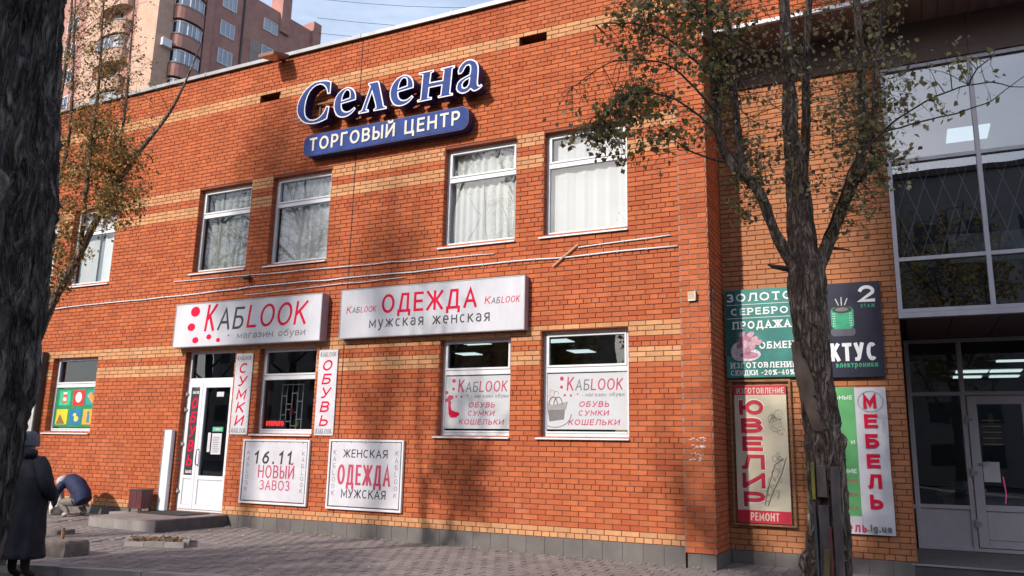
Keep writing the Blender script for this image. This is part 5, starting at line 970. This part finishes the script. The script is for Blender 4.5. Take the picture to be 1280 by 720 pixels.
# ---- left slender tree with rust leaves
t = thing('slender_tree', 'slender tree with rust-coloured leaves between the dark trunk and the brick front', 'tree', (-5.7, -5.5, .08))
q = MB(); bark_limb(q, [(-6.34, -5.5, .0), (-6.33, -5.5, .77), (-6.27, -5.5, 1.62), (-6.19, -5.5, 2.2), (-6.07, -5.5, 2.85)], [.085, .078, .07, .064, .056], 18, .05, .2, 16., .3); q.build('trunk', BARK, t, True); smp = []
for pl, rl in (([(-6.06, -5.5, 2.8), (-6.07, -5.5, 3.56), (-6.15, -5.5, 4.35), (-6.28, -5.5, 5.39), (-6.27, -5.5, 6.34), (-6.35, -5.5, 7.25), (-6.4, -5.5, 8.2)], [.045, .038, .03, .024, .018, .012, .005]), ([(-6.05, -5.5, 2.75), (-5.84, -5.48, 3.25), (-5.63, -5.45, 3.61), (-5.53, -5.4, 3.93), (-5.4, -5.35, 4.26), (-5.06, -5.3, 4.79), (-4.64, -5.2, 5.4), (-4.3, -5.2, 6.1)], [.052, .048, .044, .04, .035, .026, .018, .006]),
    ([(-6.15, -5.5, 4.3), (-5.94, -5.55, 5.02), (-5.95, -5.6, 5.85), (-6.11, -5.6, 6.96), (-6.1, -5.6, 7.8)], [.024, .02, .016, .010, .004]), ([(-5.60, -5.45, 3.7), (-5.58, -5.5, 4.77), (-5.60, -5.5, 5.78), (-5.71, -5.5, 6.87), (-5.7, -5.5, 7.8)], [.028, .022, .018, .011, .004]), ([(-5.35, -5.35, 4.4), (-5.2, -5.4, 5.3), (-5.25, -5.4, 6.3), (-5.3, -5.4, 7.3)], [.02, .016, .010, .004])):
    q = MB(); P, _ = bark_limb(q, pl, rl, 9, .08, .15, 16., .3); q.build('limb', BARK, t, True); smp += P
tw, lf = MB(), MB(); up_ = [s_ for s_ in smp if s_.z > 3.5]
twigs(tw, lf, up_, (-5.60, -5.5, 4.5), (.68, .4, .95), 460, 15, .036, seed=11, r0=.004, pair=.75)
twigs(tw, lf, up_, (-4.95, -5.4, 4.35), (.50, .3, .60), 230, 14, .036, seed=12, r0=.004, pair=.75)
twigs(tw, lf, up_, (-5.75, -5.5, 5.9), (.72, .4, 1.2), 300, 11, .032, seed=13, up=.1, r0=.0045, pair=.7)
twigs(tw, lf, up_, (-5.2, -5.4, 5.6), (.55, .35, .8), 160, 8, .030, seed=15, up=.1, r0=.0045, pair=.7)
twigs(tw, lf, up_, (-5.7, -5.5, 7.3), (.8, .6, .8), 110, 6, .028, seed=14, up=.15, r0=.0045, pair=.7)
twigs(tw, lf, [s_ for s_ in smp if s_.z > 2.8], (-5.9, -5.5, 3.5), (.25, .2, .35), 70, 14, .034, seed=16, r0=.004, pair=.75)
tw.build('twigs', TWIG, t, kind='stuff'); lf.build('leaves', [LEAF_R, LEAF_O], t, kind='stuff')
# ---- big dark trunk at the left edge
t = thing('old_tree', 'huge dark furrowed trunk filling the left edge, nearest to the viewer', 'tree', (-1.5, -8.83, 0)); q = MB()
edge = [(-.1, .95), (.84, -1.34 + .0), (1.25, -1.34), (1.56, -1.32), (2.07, -1.34), (2.61, -1.37), (2.94, -1.41), (3.49, -1.48), (4.11, -1.49)]
pts = [(-1.66, -8.86, -.15), (-1.64, -8.84, .4), (-1.59, -8.83, .84), (-1.55, -8.82, 1.25), (-1.51, -8.82, 1.56), (-1.50, -8.82, 2.07), (-1.517, -8.82, 2.61), (-1.557, -8.82, 2.94), (-1.64, -8.84, 3.49), (-1.68, -8.85, 4.11), (-1.75, -8.85, 5.0), (-1.8, -8.9, 6.2)]
P, _ = bark_limb(q, pts, [.30, .27, .265, .265, .27, .27, .268, .27, .285, .26, .24, .2], 200, .014, .24, 17., .16, knots=[(Vector((-1.40, -9.07, 2.72)), .13, .05), (Vector((-1.52, -9.1, 3.55)), .22, -.045), (Vector((-1.25, -8.95, 3.0)), .10, .02), (Vector((-1.35, -9.05, 1.9)), .15, -.02)])
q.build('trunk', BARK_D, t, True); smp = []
q = MB(); kc, kd = Vector((-1.30, -9.0, 2.78)), Vector((.80, -.60, 0)); ks = Vector((.60, .80, 0)); rg = []
for rr_, dd_ in ((.11, -.02), (.105, .02), (.085, .045), (.06, .035), (.04, -.01), (.02, -.04)): rg.append([kc + kd * (dd_ + .008 * math.sin(5 * a_)) + ks * (rr_ * .75 * math.cos(a_) * (1 + .12 * math.sin(3 * a_))) + Vector((0, 0, rr_ * 1.15 * math.sin(a_) * (1 + .1 * math.cos(2 * a_)))) for a_ in [2 * math.pi * k / 24 for k in range(24)]])
q.loft(rg); q.build('knot', pmat('knot_wood', (.17, .14, .125), .95, .5, 30, .9, 60), t, True)
for pl, rl in (([(-1.8, -8.9, 5.6), (-2.6, -9.6, 6.4), (-3.4, -10.6, 7.2), (-4.0, -11.6, 8.0)], [.13, .1, .07, .02]), ([(-1.8, -8.9, 5.8), (-1.6, -9.6, 6.8), (-1.2, -10.6, 7.9), (-.9, -11.4, 8.8)], [.13, .1, .07, .02]), ([(-1.8, -8.9, 6.0), (-2.1, -9.8, 7.4), (-2.4, -11.0, 8.8), (-2.5, -12.2, 10.)], [.15, .11, .07, .02])):
    q = MB(); P, _ = bark_limb(q, pl, rl, 10, .15, .15, 9., .3); q.build('limb', BARK_D, t, True); smp += P
tw, lf = MB(), MB(); twigs(tw, lf, smp, (-2.3, -11.2, 8.6), (2.4, 1.6, 1.6), 380, 12, .09, seed=21, r0=.012, pair=.6)
tw.build('twigs', TWIG, t, kind='stuff'); lf.build('leaves', [LEAF_O, LEAF_R], t, kind='stuff')
# ---- trees across the street (seen only mirrored in the glass; their shade falls on the front)
def make_bg_tree(label, x, y_, h, rx, zc, rz, n, nl, leaf, seed, rr=.16):
    rnd = random.Random(seed); t = thing('street_tree', label, 'tree', (x, y_, 0), 'trees across the street'); q = MB()
    bark_limb(q, [(x, y_, -.1), (x + .1, y_, h * .25), (x, y_ + .1, h * .55), (x + .1, y_, h * .95)], [rr * 1.3, rr, rr * .7, rr * .1], 12, .2, .1, 6., .3); q.build('trunk', BARK_D, t, True)
    smp = [Vector((x, y_, z)) for z in [h * .25 + h * .7 * i / 20 for i in range(21)]]; lb = MB()
    for i in range(14):
        a = i * 2.4; z0 = h * .25 + h * .6 * i / 14; e = Vector((x + rx * .75 * math.cos(a), y_ + rx * .75 * math.sin(a), min(z0 + rz * .7, zc + rz * .9))); P, Rr = interp([(x, y_, z0), tuple(Vector((x, y_, z0)).lerp(e, .5) + Vector((0, 0, -.2))), tuple(e)], [rr * .4, rr * .25, .01], .3); lb.tube(P, Rr, 5); smp += P
    lb.build('limb', BARK_D, t); tw, lf = MB(), MB(); twigs(tw, lf, smp, (x, y_, zc), (rx, rx, rz), n, nl, leaf, seed=seed, r0=.014, pair=.6); tw.build('twigs', TWIG, t, kind='stuff'); lf.build('leaves', [LEAF_O, LEAF_R], t, kind='stuff')
make_bg_tree('tall nearly bare poplar across the street', -13.2, -15.5, 19, 1.5, 15.6, 3.0, 700, 6, .13, 31)
make_bg_tree('second tall nearly bare poplar across the street', -10.6, -16.0, 18, 1.0, 14.5, 2.6, 230, 3, .12, 32)
make_bg_tree('tall bare tree across the street, far left', -21.0, -15.5, 15, 3.2, 10.8, 3.6, 420, 2, .12, 38)
make_bg_tree('second tall bare tree across the street, far left', -26.5, -16.0, 15, 3.2, 10.8, 3.6, 420, 2, .12, 39)
make_bg_tree('broad leafy tree across the street behind the viewer', -8.8, -15.2, 9, 2.2, 6.2, 2.6, 520, 10, .16, 33)
make_bg_tree('low leafy tree across the street, left', -13.5, -16.5, 9, 2.4, 6.0, 2.6, 420, 10, .16, 34)
make_bg_tree('leafy tree across the street, centre', -4.0, -15.5, 9.4, 2.3, 6.4, 2.8, 520, 10, .16, 35)
make_bg_tree('leafy tree across the street, right', 4.5, -19, 11, 2.6, 7.5, 3.4, 420, 10, .18, 36)
make_bg_tree('far right leafy tree across the street', 9.5, -18, 10, 2.5, 7.0, 3.0, 380, 10, .18, 37)
# ---- houses across the street
FW = pmat('far_facade', (.30, .27, .24), .8, .15, 1); GLF = pmat('far_glass', (.03, .035, .04), .35, .2, 2)
def far_block(label, x0, x1, y0, y1, h, step=3.):
    t = thing('apartment_block', label, 'building', (x0, y1, 0)); MB().box(x0, y0, -.1, x1, y1, h).build('wall', FW, t); MB().box(x0 - .3, y0 - .3, h, x1 + .3, y1 + .3, h + .4).build('roof', BROWN, t); q = MB(); z = 1.2
    while z < h - 2:
        x = x0 + 1.2
        while x < x1 - 1.8: q.box(x, y1, z, x + 1.4, y1 + .03, z + 1.5); x += step
        z += 2.9
    q.build('windows', GLF, t, kind='stuff')
far_block('tall unseen block across the street, added to shade the wing', -9.35, 1.0, -48, -33, 36); far_block('long apartment block across the street facing the glazed wing', 3.0, 48, -60, -46, 20.5); far_block('long five storey block across the street', -62, -22, -62, -50, 14.5)  # tall block is out of view, sized and set to shade the wing

# ================================================================== TOWER BLOCK BEHIND
tw_ = thing('tower_block', 'tall brown brick apartment tower with curved balconies rising behind the roof', 'building', (-60.4, 37.9, 0))
TB = pmat('tower_brick', (.36, .185, .155), .85, .15, 1.5, .4, 8, dirt=.45, dscale=.35, dcol=(.42, .26, .22)); TL = pmat('tower_brick_sunlit', (.50, .33, .25), .85, .12, 2, .3, 8, dirt=.3, dscale=.5, dcol=(.30, .18, .14)); TG = pmat('tower_panel', (.30, .24, .22), .85, .1, 2)  # TL: same brick in a lighter tone, sunlight put into the front faces
GLT = glass('tower_glass', (.25, .3, .35), 2.2, .25)
A0 = Vector((-60.4, 37.9, 0)); U = Vector((.12, .9928, 0)).normalized(); Nn = Vector((U.y, -U.x, 0))   # U recedes, Nn faces the right
def T(u, n_, z): return tuple(A0 + U * u + Nn * n_ + Vector((0, 0, z)))
def tbox(mb, u0, u1, n0, n1, z0, z1):
    return mb.add([T(u0, n0, z0), T(u1, n0, z0), T(u1, n1, z0), T(u0, n1, z0), T(u0, n0, z1), T(u1, n0, z1), T(u1, n1, z1), T(u0, n1, z1)], [(0, 1, 2, 3), (4, 7, 6, 5), (0, 4, 5, 1), (1, 5, 6, 2), (2, 6, 7, 3), (3, 7, 4, 0)])
tbox(MB(), 0, 20.2, -24, 0, 0, 50.4).build('wall', TB, tw_)
tbox(MB(), -.25, 1.35, -1.3, .15, 0, 52).build('corner_pier', TL, tw_); tbox(MB(), 4.75, 5.6, 0, .5, 0, 52).build('pier', TB, tw_); tbox(MB(), 9.5, 9.7, 0, .12, 0, 50.3).build('drainpipe', DARKM, tw_)
for u0, u1, z in ((14.5, 15.8, 52.6), (19.3, 20.5, 51.6)): tbox(MB(), u0, u1, -1.6, .35, 48, z).build('chimney', TB, tw_)
tbox(MB(), 1, 9.6, -.1, .1, 50.4, 52.0).build('parapet', TB, tw_)
def twin(u0, u1, z0, z1, face='R', k=3):
    w = MB(); e = .09
    def bx(m_, a0, a1, d0, d1, b0, b1):
        if face == 'R': tbox(m_, a0, a1, d0, d1, b0, b1)
        else: tbox(m_, -d1, -d0, -a1, -a0, b0, b1)
    bx(w, u0, u1, .0, .08, z0, z0 + e); bx(w, u0, u1, .0, .08, z1 - e, z1)
    for i in range(k + 1): a = u0 + (u1 - u0 - e) * i / k; bx(w, a, a + e, .0, .081, z0, z1)
    w = w.build('window', WHITE_PVC, tw_); g_ = MB(); bx(g_, u0 + e, u1 - e, .0, .04, z0 + e, z1 - e); g_.build('pane', GLT, w)
for k in range(4):
    z = 44.1 - 3.2 * k; twin(6.85, 8.65, z, z + 1.65)
    z = 44.1 - 3.2 * k; twin(12.3, 14.3, z, z + 1.35, k=2); tbox(MB(), 10.75, 12.25, 0, .06, z, z + 1.35).build('shutter', TG, tw_); tbox(MB(), 10.75, 14.3, 0, .05, z - 1.3, z - .03).build('spandrel', TG, tw_)
twin(6.85, 8.65, 47.3, 48.9); twin(12.3, 14.3, 47.3, 48.7, k=2)
def balcony(face, c, hw, dep, z, glazed=True):
    """curved bay: brick parapet below, glazing above"""
    n = 10
    def ring(z_, s_=1.):
        o = []
        for i in range(n + 1):
            a = math.pi * i / n; du = hw * math.cos(a) * s_; dn = dep * (math.sin(a) ** .6) * s_
            o.append(T(c - du, dn, z_) if face == 'R' else T(-dn, -(c + du), z_))
        return o
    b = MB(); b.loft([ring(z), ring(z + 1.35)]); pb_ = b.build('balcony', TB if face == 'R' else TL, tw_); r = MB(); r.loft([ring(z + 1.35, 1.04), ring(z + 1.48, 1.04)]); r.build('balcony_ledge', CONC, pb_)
    if glazed:
        g_ = MB(); g_.loft([ring(z + 1.5, .93), ring(z + 2.72, .93)]); g_.build('balcony_glass', GLT, pb_); fr = MB(); lo, hi = ring(z + 1.48, .95), ring(z + 2.76, .95)
        for i in (0, 2, 4, 5, 6, 8, 10): fr.tube([lo[i], hi[i]], .075, 4)
        fr.tube(hi, .07, 4); fr.tube(lo, .05, 4); fr.build('balcony_frame', WHITE_PVC, pb_)
    else:
        g_ = MB(); g_.loft([ring(z + 1.5, .3), ring(z + 2.8, .3)]); g_.build('doorway', ROOM, pb_)
for k in range(5): balcony('R', 3.05, 1.62, 1.05, 43.2 - 3.1 * k + .0)
balcony('R', 3.05, 1.62, 1.05, 46.3 - .0, False)
for k in range(8): balcony('F', 7.2, 2.5, 1.2, 45.2 - 3.1 * k, k % 2 == 0)
for k in range(6): twin(15.0, 17.2, 45.6 - 3.1 * k, 47.2 - 3.1 * k, 'F')
tbox(MB(), -.35, 0, -12.8, -10.2, 0, 51).build('pier', TL, tw_); tbox(MB(), -.2, 0, -3.6, -1.35, 0, 51).build('pier', TL, tw_)
ac = tbox(MB(), .3, 1.3, .15, .6, 39.7, 40.5).build('air_conditioner', WHITE_PVC, None, label='white air conditioner box on the tower wall beside a curved balcony', cat='air conditioner')
t = link('roof_antenna', MB().tube([T(10.2, -.5, 50), T(10.2, -.5, 52.6)], .05, 4).tube([T(10.2, -.9, 52.2), T(10.2, -.1, 52.2)], .03, 4).mesh('roof_antenna', DARKM), None, 'thin dark aerials standing on the tower roof edge', 'antenna')
q = MB()
for k, (z0, z1) in enumerate(((52.5, 44.), (50.5, 43.), (55, 46.5))): q.tube([Vector(T(20, 0, z0)).lerp(Vector((-8, 60, z1)), i / 8) + Vector((0, 0, -2.2 * math.sin(math.pi * i / 8))) for i in range(9)], .03, 3, False)
q.build('overhead_wires', DARKM, None, label='thin overhead wires crossing the sky from the tower', cat='wires')

# ================================================================== PEOPLE
def skin(name, nodes, edges, mats, parent, pick=None, sub=2):
    me = bpy.data.meshes.new(name); me.from_pydata([n_[0] for n_ in nodes], edges, []); ob = bpy.data.objects.new('tmp', me); COL.objects.link(ob)
    m = ob.modifiers.new('s', 'SKIN'); s2 = ob.modifiers.new('u', 'SUBSURF'); s2.levels = sub; s2.render_levels = sub
    for i, n_ in enumerate(nodes): v = me.skin_vertices[0].data[i]; v.radius = (n_[1], n_[2] if len(n_) > 2 else n_[1]); v.use_root = (i == 0)
    dg = bpy.context.evaluated_depsgraph_get(); dg.update(); out = bpy.data.meshes.new_from_object(ob.evaluated_get(dg)); bpy.data.objects.remove(ob)
    out.materials.clear()
    for x in mats: out.materials.append(x)
    for p in out.polygons:
        p.use_smooth = True
        if pick: p.material_index = pick(p.center)
    out.name = name; return link(name, out, parent)
SKIN_ = pmat('skin', (.42, .24, .17), .55, .08, 12); COATM = pmat('coat_navy', (.012, .014, .022), .8, .3, 14, .5, 40); TRD = pmat('trousers_black', (.012, .012, .014), .85, .2, 14); BEAN = pmat('beanie_grey', (.13, .13, .16), .9, .2, 30, .6, 60); SHOE = pmat('shoe_dark', (.02, .018, .018), .6)
def ell(cx_, cy_, z, a, b, n=20, dents=.0, ph=0): return [(cx_ + a * math.cos(t_) * (1 + dents * math.sin(5 * t_ + ph)), cy_ + b * math.sin(t_) * (1 + dents * math.cos(4 * t_ + ph)), z) for t_ in [2 * math.pi * i / n for i in range(n)]]
def hand(nodes, edges, wrist_i, w, d, side, s=1., curl=.5):
    """palm + five fingers from a wrist node; d = pointing direction, side = thumb side"""
    d = Vector(d).normalized(); side = Vector(side).normalized(); nrm_ = d.cross(side); w = Vector(w)
    pi = len(nodes); nodes.append((tuple(w + d * .05 * s), .034 * s, .016 * s)); edges.append((wrist_i, pi)); pk = len(nodes); nodes.append((tuple(w + d * .085 * s), .036 * s, .014 * s)); edges.append((pi, pk))
    for k, (off, ln) in enumerate(((.030, .072), (.010, .08), (-.010, .074), (-.030, .058))):
        b0 = w + d * .095 * s + side * off * s; last = pk
        for j in range(1, 4):
            p = b0 + d * ln * s * j / 3 * (1 - curl * .25 * j) + nrm_ * curl * .02 * j * j * s * .5; i_ = len(nodes); nodes.append((tuple(p), .0085 * s, .0085 * s)); edges.append((last, i_)); last = i_
    last = pi
    for j in range(1, 4): p = w + d * (.035 + .018 * j) * s + side * (.030 + .014 * j) * s + nrm_ * .008 * j * s; i_ = len(nodes); nodes.append((tuple(p), .0095 * s, .0095 * s)); edges.append((last, i_)); last = i_
px0, py0, gz0 = -6.17, -5.30, gz(-6.2) - .06
t = thing('person', 'person in long dark coat and grey beanie standing with their back turned, holding a bag', 'person', (px0, py0, gz0))
nodes = [((px0, py0, .88), .13, .11), ((px0, py0, 1.02), .13, .10), ((px0 - .02, py0, 1.18), .15, .11), ((px0 - .05, py0, 1.31), .10, .08), ((px0 - .10, py0 + .02, 1.40), .052, .052), ((px0 - .125, py0 + .03, 1.50), .082, .09), ((px0 - .13, py0 + .03, 1.57), .07, .078),
         ((px0 + .14, py0, 1.28), .06, .055), ((px0 + .24, py0 + .01, 1.08), .05, .05), ((px0 + .22, py0 + .14, .92), .038, .036), ((px0 + .10, py0 + .24, .90), .028, .022),
         ((px0 - .20, py0, 1.28), .06, .055), ((px0 - .31, py0, 1.05), .05, .05), ((px0 - .36, py0 - .02, .80), .036, .034), ((px0 - .37, py0 - .03, .72), .027, .02),
         ((px0 + .09, py0, .80), .10, .10), ((px0 + .10, py0 - .01, .48), .07, .07), ((px0 + .10, py0 + .02, .10), .045, .048), ((px0 + .11, py0 + .14, .05), .04, .03),
         ((px0 - .09, py0, .80), .10, .10), ((px0 - .10, py0 + .0, .48), .07, .07), ((px0 - .10, py0 + .0, .10), .045, .048), ((px0 - .11, py0 + .12, .05), .04, .03)]
edges = [(0, 1), (1, 2), (2, 3), (3, 4), (4, 5), (5, 6), (3, 7), (7, 8), (8, 9), (9, 10), (3, 11), (11, 12), (12, 13), (13, 14), (0, 15), (15, 16), (16, 17), (17, 18), (0, 19), (19, 20), (20, 21), (21, 22)]
hand(nodes, edges, 14, nodes[14][0], (0, 0, -1), (0, 1, 0), 1., .8); hand(nodes, edges, 10, nodes[10][0], (-1, .15, 0), (0, .2, .9), 1., .6)
skin('body', nodes, edges, [SKIN_, COATM, TRD, SHOE], t, lambda c: 3 if c.z < gz0 + .10 else 2 if c.z < .82 and abs(c.x - px0) < .22 and c.y < py0 + .17 else 1 if c.z < 1.36 and c.z > .74 else 0)
ct = MB(); rg = []
for z, cxo, a_, b_, dn in ((.25, .02, .275, .20, .03), (.26, .02, .285, .21, .03), (.50, .01, .275, .20, .025), (.80, 0, .270, .195, .015), (1.0, -.01, .265, .19, .012), (1.15, -.02, .255, .18, .01), (1.25, -.03, .225, .16, .01), (1.32, -.05, .165, .13, .01), (1.37, -.08, .105, .10, .0)): rg.append(ell(px0 + cxo, py0, z, a_, b_, 48, dn, z * 5))
rf = []
for i in range(len(rg) - 1):
    for k in range(5): rf.append([Vector(p).lerp(Vector(p2), k / 5) for p, p2 in zip(rg[i], rg[i + 1])])
rf.append([Vector(p) for p in rg[-1]]); rf = [[p + Vector((p.x - px0, p.y - py0, 0)) * (.16 * noise.noise(Vector((p.x * 9, p.y * 9, p.z * 2.2))) + .06 * noise.noise(p * 22)) for p in r_] for r_ in rf]
ct.loft(rf); ct.build('coat', COATM, t, True)
for sx in (1, -1):
    if sx > 0: ps, rr_ = [(px0 + .12, py0, 1.30), (px0 + .22, py0, 1.20), (px0 + .29, py0 + .01, 1.06), (px0 + .27, py0 + .10, .94), (px0 + .17, py0 + .20, .905)], [.08, .085, .08, .07, .055]
    else: ps, rr_ = [(px0 - .18, py0, 1.30), (px0 - .27, py0, 1.20), (px0 - .33, py0, 1.04), (px0 - .36, py0 - .01, .90), (px0 - .365, py0 - .02, .76)], [.08, .085, .078, .068, .055]
    q = MB(); P, Rr = interp(ps, rr_, .03); P = [p + noise.noise_vector(p * 12) * .008 for p in P]; q.tube(P, Rr, 14); q.build('sleeve', COATM, t, True)
q = MB(); hd_ = [ell(px0 - .06, py0 - .05, 1.33, .13, .10, 20, .04), ell(px0 - .05, py0 - .07, 1.37, .175, .12, 20, .05), ell(px0 - .06, py0 - .06, 1.415, .17, .115, 20, .05), ell(px0 - .09, py0 - .03, 1.44, .10, .08, 20, .03)]; q.loft(hd_); q.build('hood', COATM, t, True)
q = MB(); q.loft([ell(px0 - .125, py0 + .02, 1.475, .098, .108), ell(px0 - .125, py0 + .02, 1.51, .103, .112), ell(px0 - .128, py0 + .025, 1.56, .096, .106), ell(px0 - .13, py0 + .03, 1.60, .075, .085), ell(px0 - .13, py0 + .03, 1.635, .035, .04)]); q.build('beanie', BEAN, t, True); MB().loft([ell(px0 - .125, py0 + .02, 1.462, .101, .111), ell(px0 - .125, py0 + .02, 1.50, .107, .117)]).build('beanie_cuff', BEAN, t, True)
t = thing('carrier_bag', 'white plastic bag with black print hanging from the hand of the standing person', 'bag', (px0 - .36, py0 - .05, .2)); q = MB(); bgm = pmat('bag_white', (.70, .70, .74), .5, .1, 5, .5, 8); bx_ = px0 - .34
q.loft([ell(bx_ + .02, py0 - .06, .16, .17, .06, 18, .06), ell(bx_, py0 - .06, .24, .20, .08, 18, .06, 1), ell(bx_, py0 - .05, .38, .17, .07, 18, .07, 2), ell(bx_ - .01, py0 - .04, .50, .11, .04, 18, .08, 3), ell(bx_ - .02, py0 - .03, .56, .05, .025, 18, .05)]); q.build('bag_body', bgm, t, True)
for s_ in (-1, 1): MB().tube([(bx_ - .02 + s_ * .04, py0 - .03, .54), (bx_ - .025 + s_ * .02, py0 - .03, .60), (px0 - .37, py0 - .03, .645)], .006, 5).build('bag_handle', bgm, t)
q = MB(); q.add([(bx_ - .05, py0 - .146, .22), (bx_ + .12, py0 - .135, .20), (bx_ + .13, py0 - .137, .27), (bx_ - .03, py0 - .146, .31)], [(0, 1, 2, 3)]); q.build('bag_print', BLACK, t)
# crouching person
cx0, cyy = -11.72, -.62; cg = gz(-11.7)
t = thing('person', 'crouching person in a blue jacket and pale hat bent forward against the brick wall', 'person', (cx0, cyy, cg))
JK = pmat('jacket_blue', (.010, .016, .055), .75, .25, 12, .4, 40); JD = pmat('jacket_dark', (.012, .013, .02), .8, .2, 12); TRL = pmat('trousers_khaki', (.17, .15, .13), .85, .2, 12, .4, 40); HATL = pmat('hat_pale', (.42, .41, .44), .9, .15, 30); SHL = pmat('shoe_pale', (.38, .35, .32), .7)
nodes = [((cx0 + .22, cyy, .45), .15, .14), ((cx0 + .12, cyy, .60), .15, .14), ((cx0 - .03, cyy, .73), .15, .13), ((cx0 - .20, cyy, .78), .13, .10), ((cx0 - .31, cyy, .76), .055, .055), ((cx0 - .41, cyy, .72), .085, .08), ((cx0 - .45, cyy, .66), .07, .065),
         ((cx0 - .20, cyy - .17, .72), .065, .06), ((cx0 - .25, cyy - .22, .50), .052, .05), ((cx0 - .36, cyy - .15, .33), .036, .034), ((cx0 - .39, cyy - .13, .30), .027, .02),
         ((cx0 - .20, cyy + .17, .72), .065, .06), ((cx0 - .27, cyy + .20, .52), .052, .05), ((cx0 - .40, cyy + .12, .34), .036, .034), ((cx0 - .43, cyy + .10, .31), .027, .02),
         ((cx0 + .18, cyy - .12, .42), .10, .10), ((cx0 - .16, cyy - .18, .40), .075, .07), ((cx0 + .12, cyy - .17, .20), .055, .05), ((cx0 - .04, cyy - .18, .17), .045, .035),
         ((cx0 + .18, cyy + .12, .42), .10, .10), ((cx0 - .14, cyy + .18, .42), .075, .07), ((cx0 + .14, cyy + .17, .20), .055, .05), ((cx0 - .02, cyy + .18, .17), .045, .035)]
edges = [(0, 1), (1, 2), (2, 3), (3, 4), (4, 5), (5, 6), (3, 7), (7, 8), (8, 9), (9, 10), (3, 11), (11, 12), (12, 13), (13, 14), (0, 15), (15, 16), (16, 17), (17, 18), (0, 19), (19, 20), (20, 21), (21, 22)]
hand(nodes, edges, 10, nodes[10][0], (-.5, 0, -.8), (0, .8, 0), 1., .7); hand(nodes, edges, 14, nodes[14][0], (-.5, 0, -.8), (0, -.8, 0), 1., .7)
def pk_(c):
    if c.z < .225: return 3
    if c.x < cx0 - .345 and c.z > .58: return 0
    if c.z < .30 and c.x < cx0 - .33: return 0
    if c.z < .49 and c.x > cx0 - .24 : return 2
    return 1
skin('body', nodes, edges, [SKIN_, JK, TRL, SHL], t, pk_)
q = MB(); P, Rr = interp([(cx0 + .30, cyy, .42), (cx0 + .20, cyy, .56), (cx0 + .04, cyy, .70), (cx0 - .14, cyy, .79), (cx0 - .25, cyy, .79)], [.15, .165, .17, .15, .085], .03); P = [p + noise.noise_vector(p * 11) * .012 for p in P]; q.tube(P, Rr, 18); q.build('jacket', JK, t, True)
for s_ in (-1, 1): 
    q = MB(); P, Rr = interp([(cx0 - .17, cyy + s_ * .14, .74), (cx0 - .22, cyy + s_ * .21, .62), (cx0 - .26, cyy + s_ * .22, .49), (cx0 - .36, cyy + s_ * .15, .35)], [.085, .078, .07, .048], .03); q.tube(P, Rr, 12); q.build('sleeve', JD if s_ > 0 else JK, t, True)
q = MB(); P, Rr = interp([(cx0 - .31, cyy, .79), (cx0 - .36, cyy, .775), (cx0 - .42, cyy, .75), (cx0 - .45, cyy, .735)], [.07, .118, .115, .06], .02); q.tube(P, Rr, 16); q.build('hat', HATL, t, True)
t = thing('white_sack', 'white plastic sack standing on the paving in front of the crouching person', 'bag', (cx0 - .55, cyy, cg)); q = MB(); sx_ = cx0 - .48
q.loft([ell(sx_, cyy, cg + .02, .12, .10, 18, .06), ell(sx_, cyy, cg + .15, .15, .12, 18, .07, 1), ell(sx_ + .01, cyy, cg + .33, .12, .10, 18, .08, 2), ell(sx_ + .03, cyy, cg + .50, .07, .06, 18, .1, 3), ell(sx_ + .05, cyy, cg + .57, .09, .07, 18, .14, 4)]); q.build('sack_body', bgm, t, True)
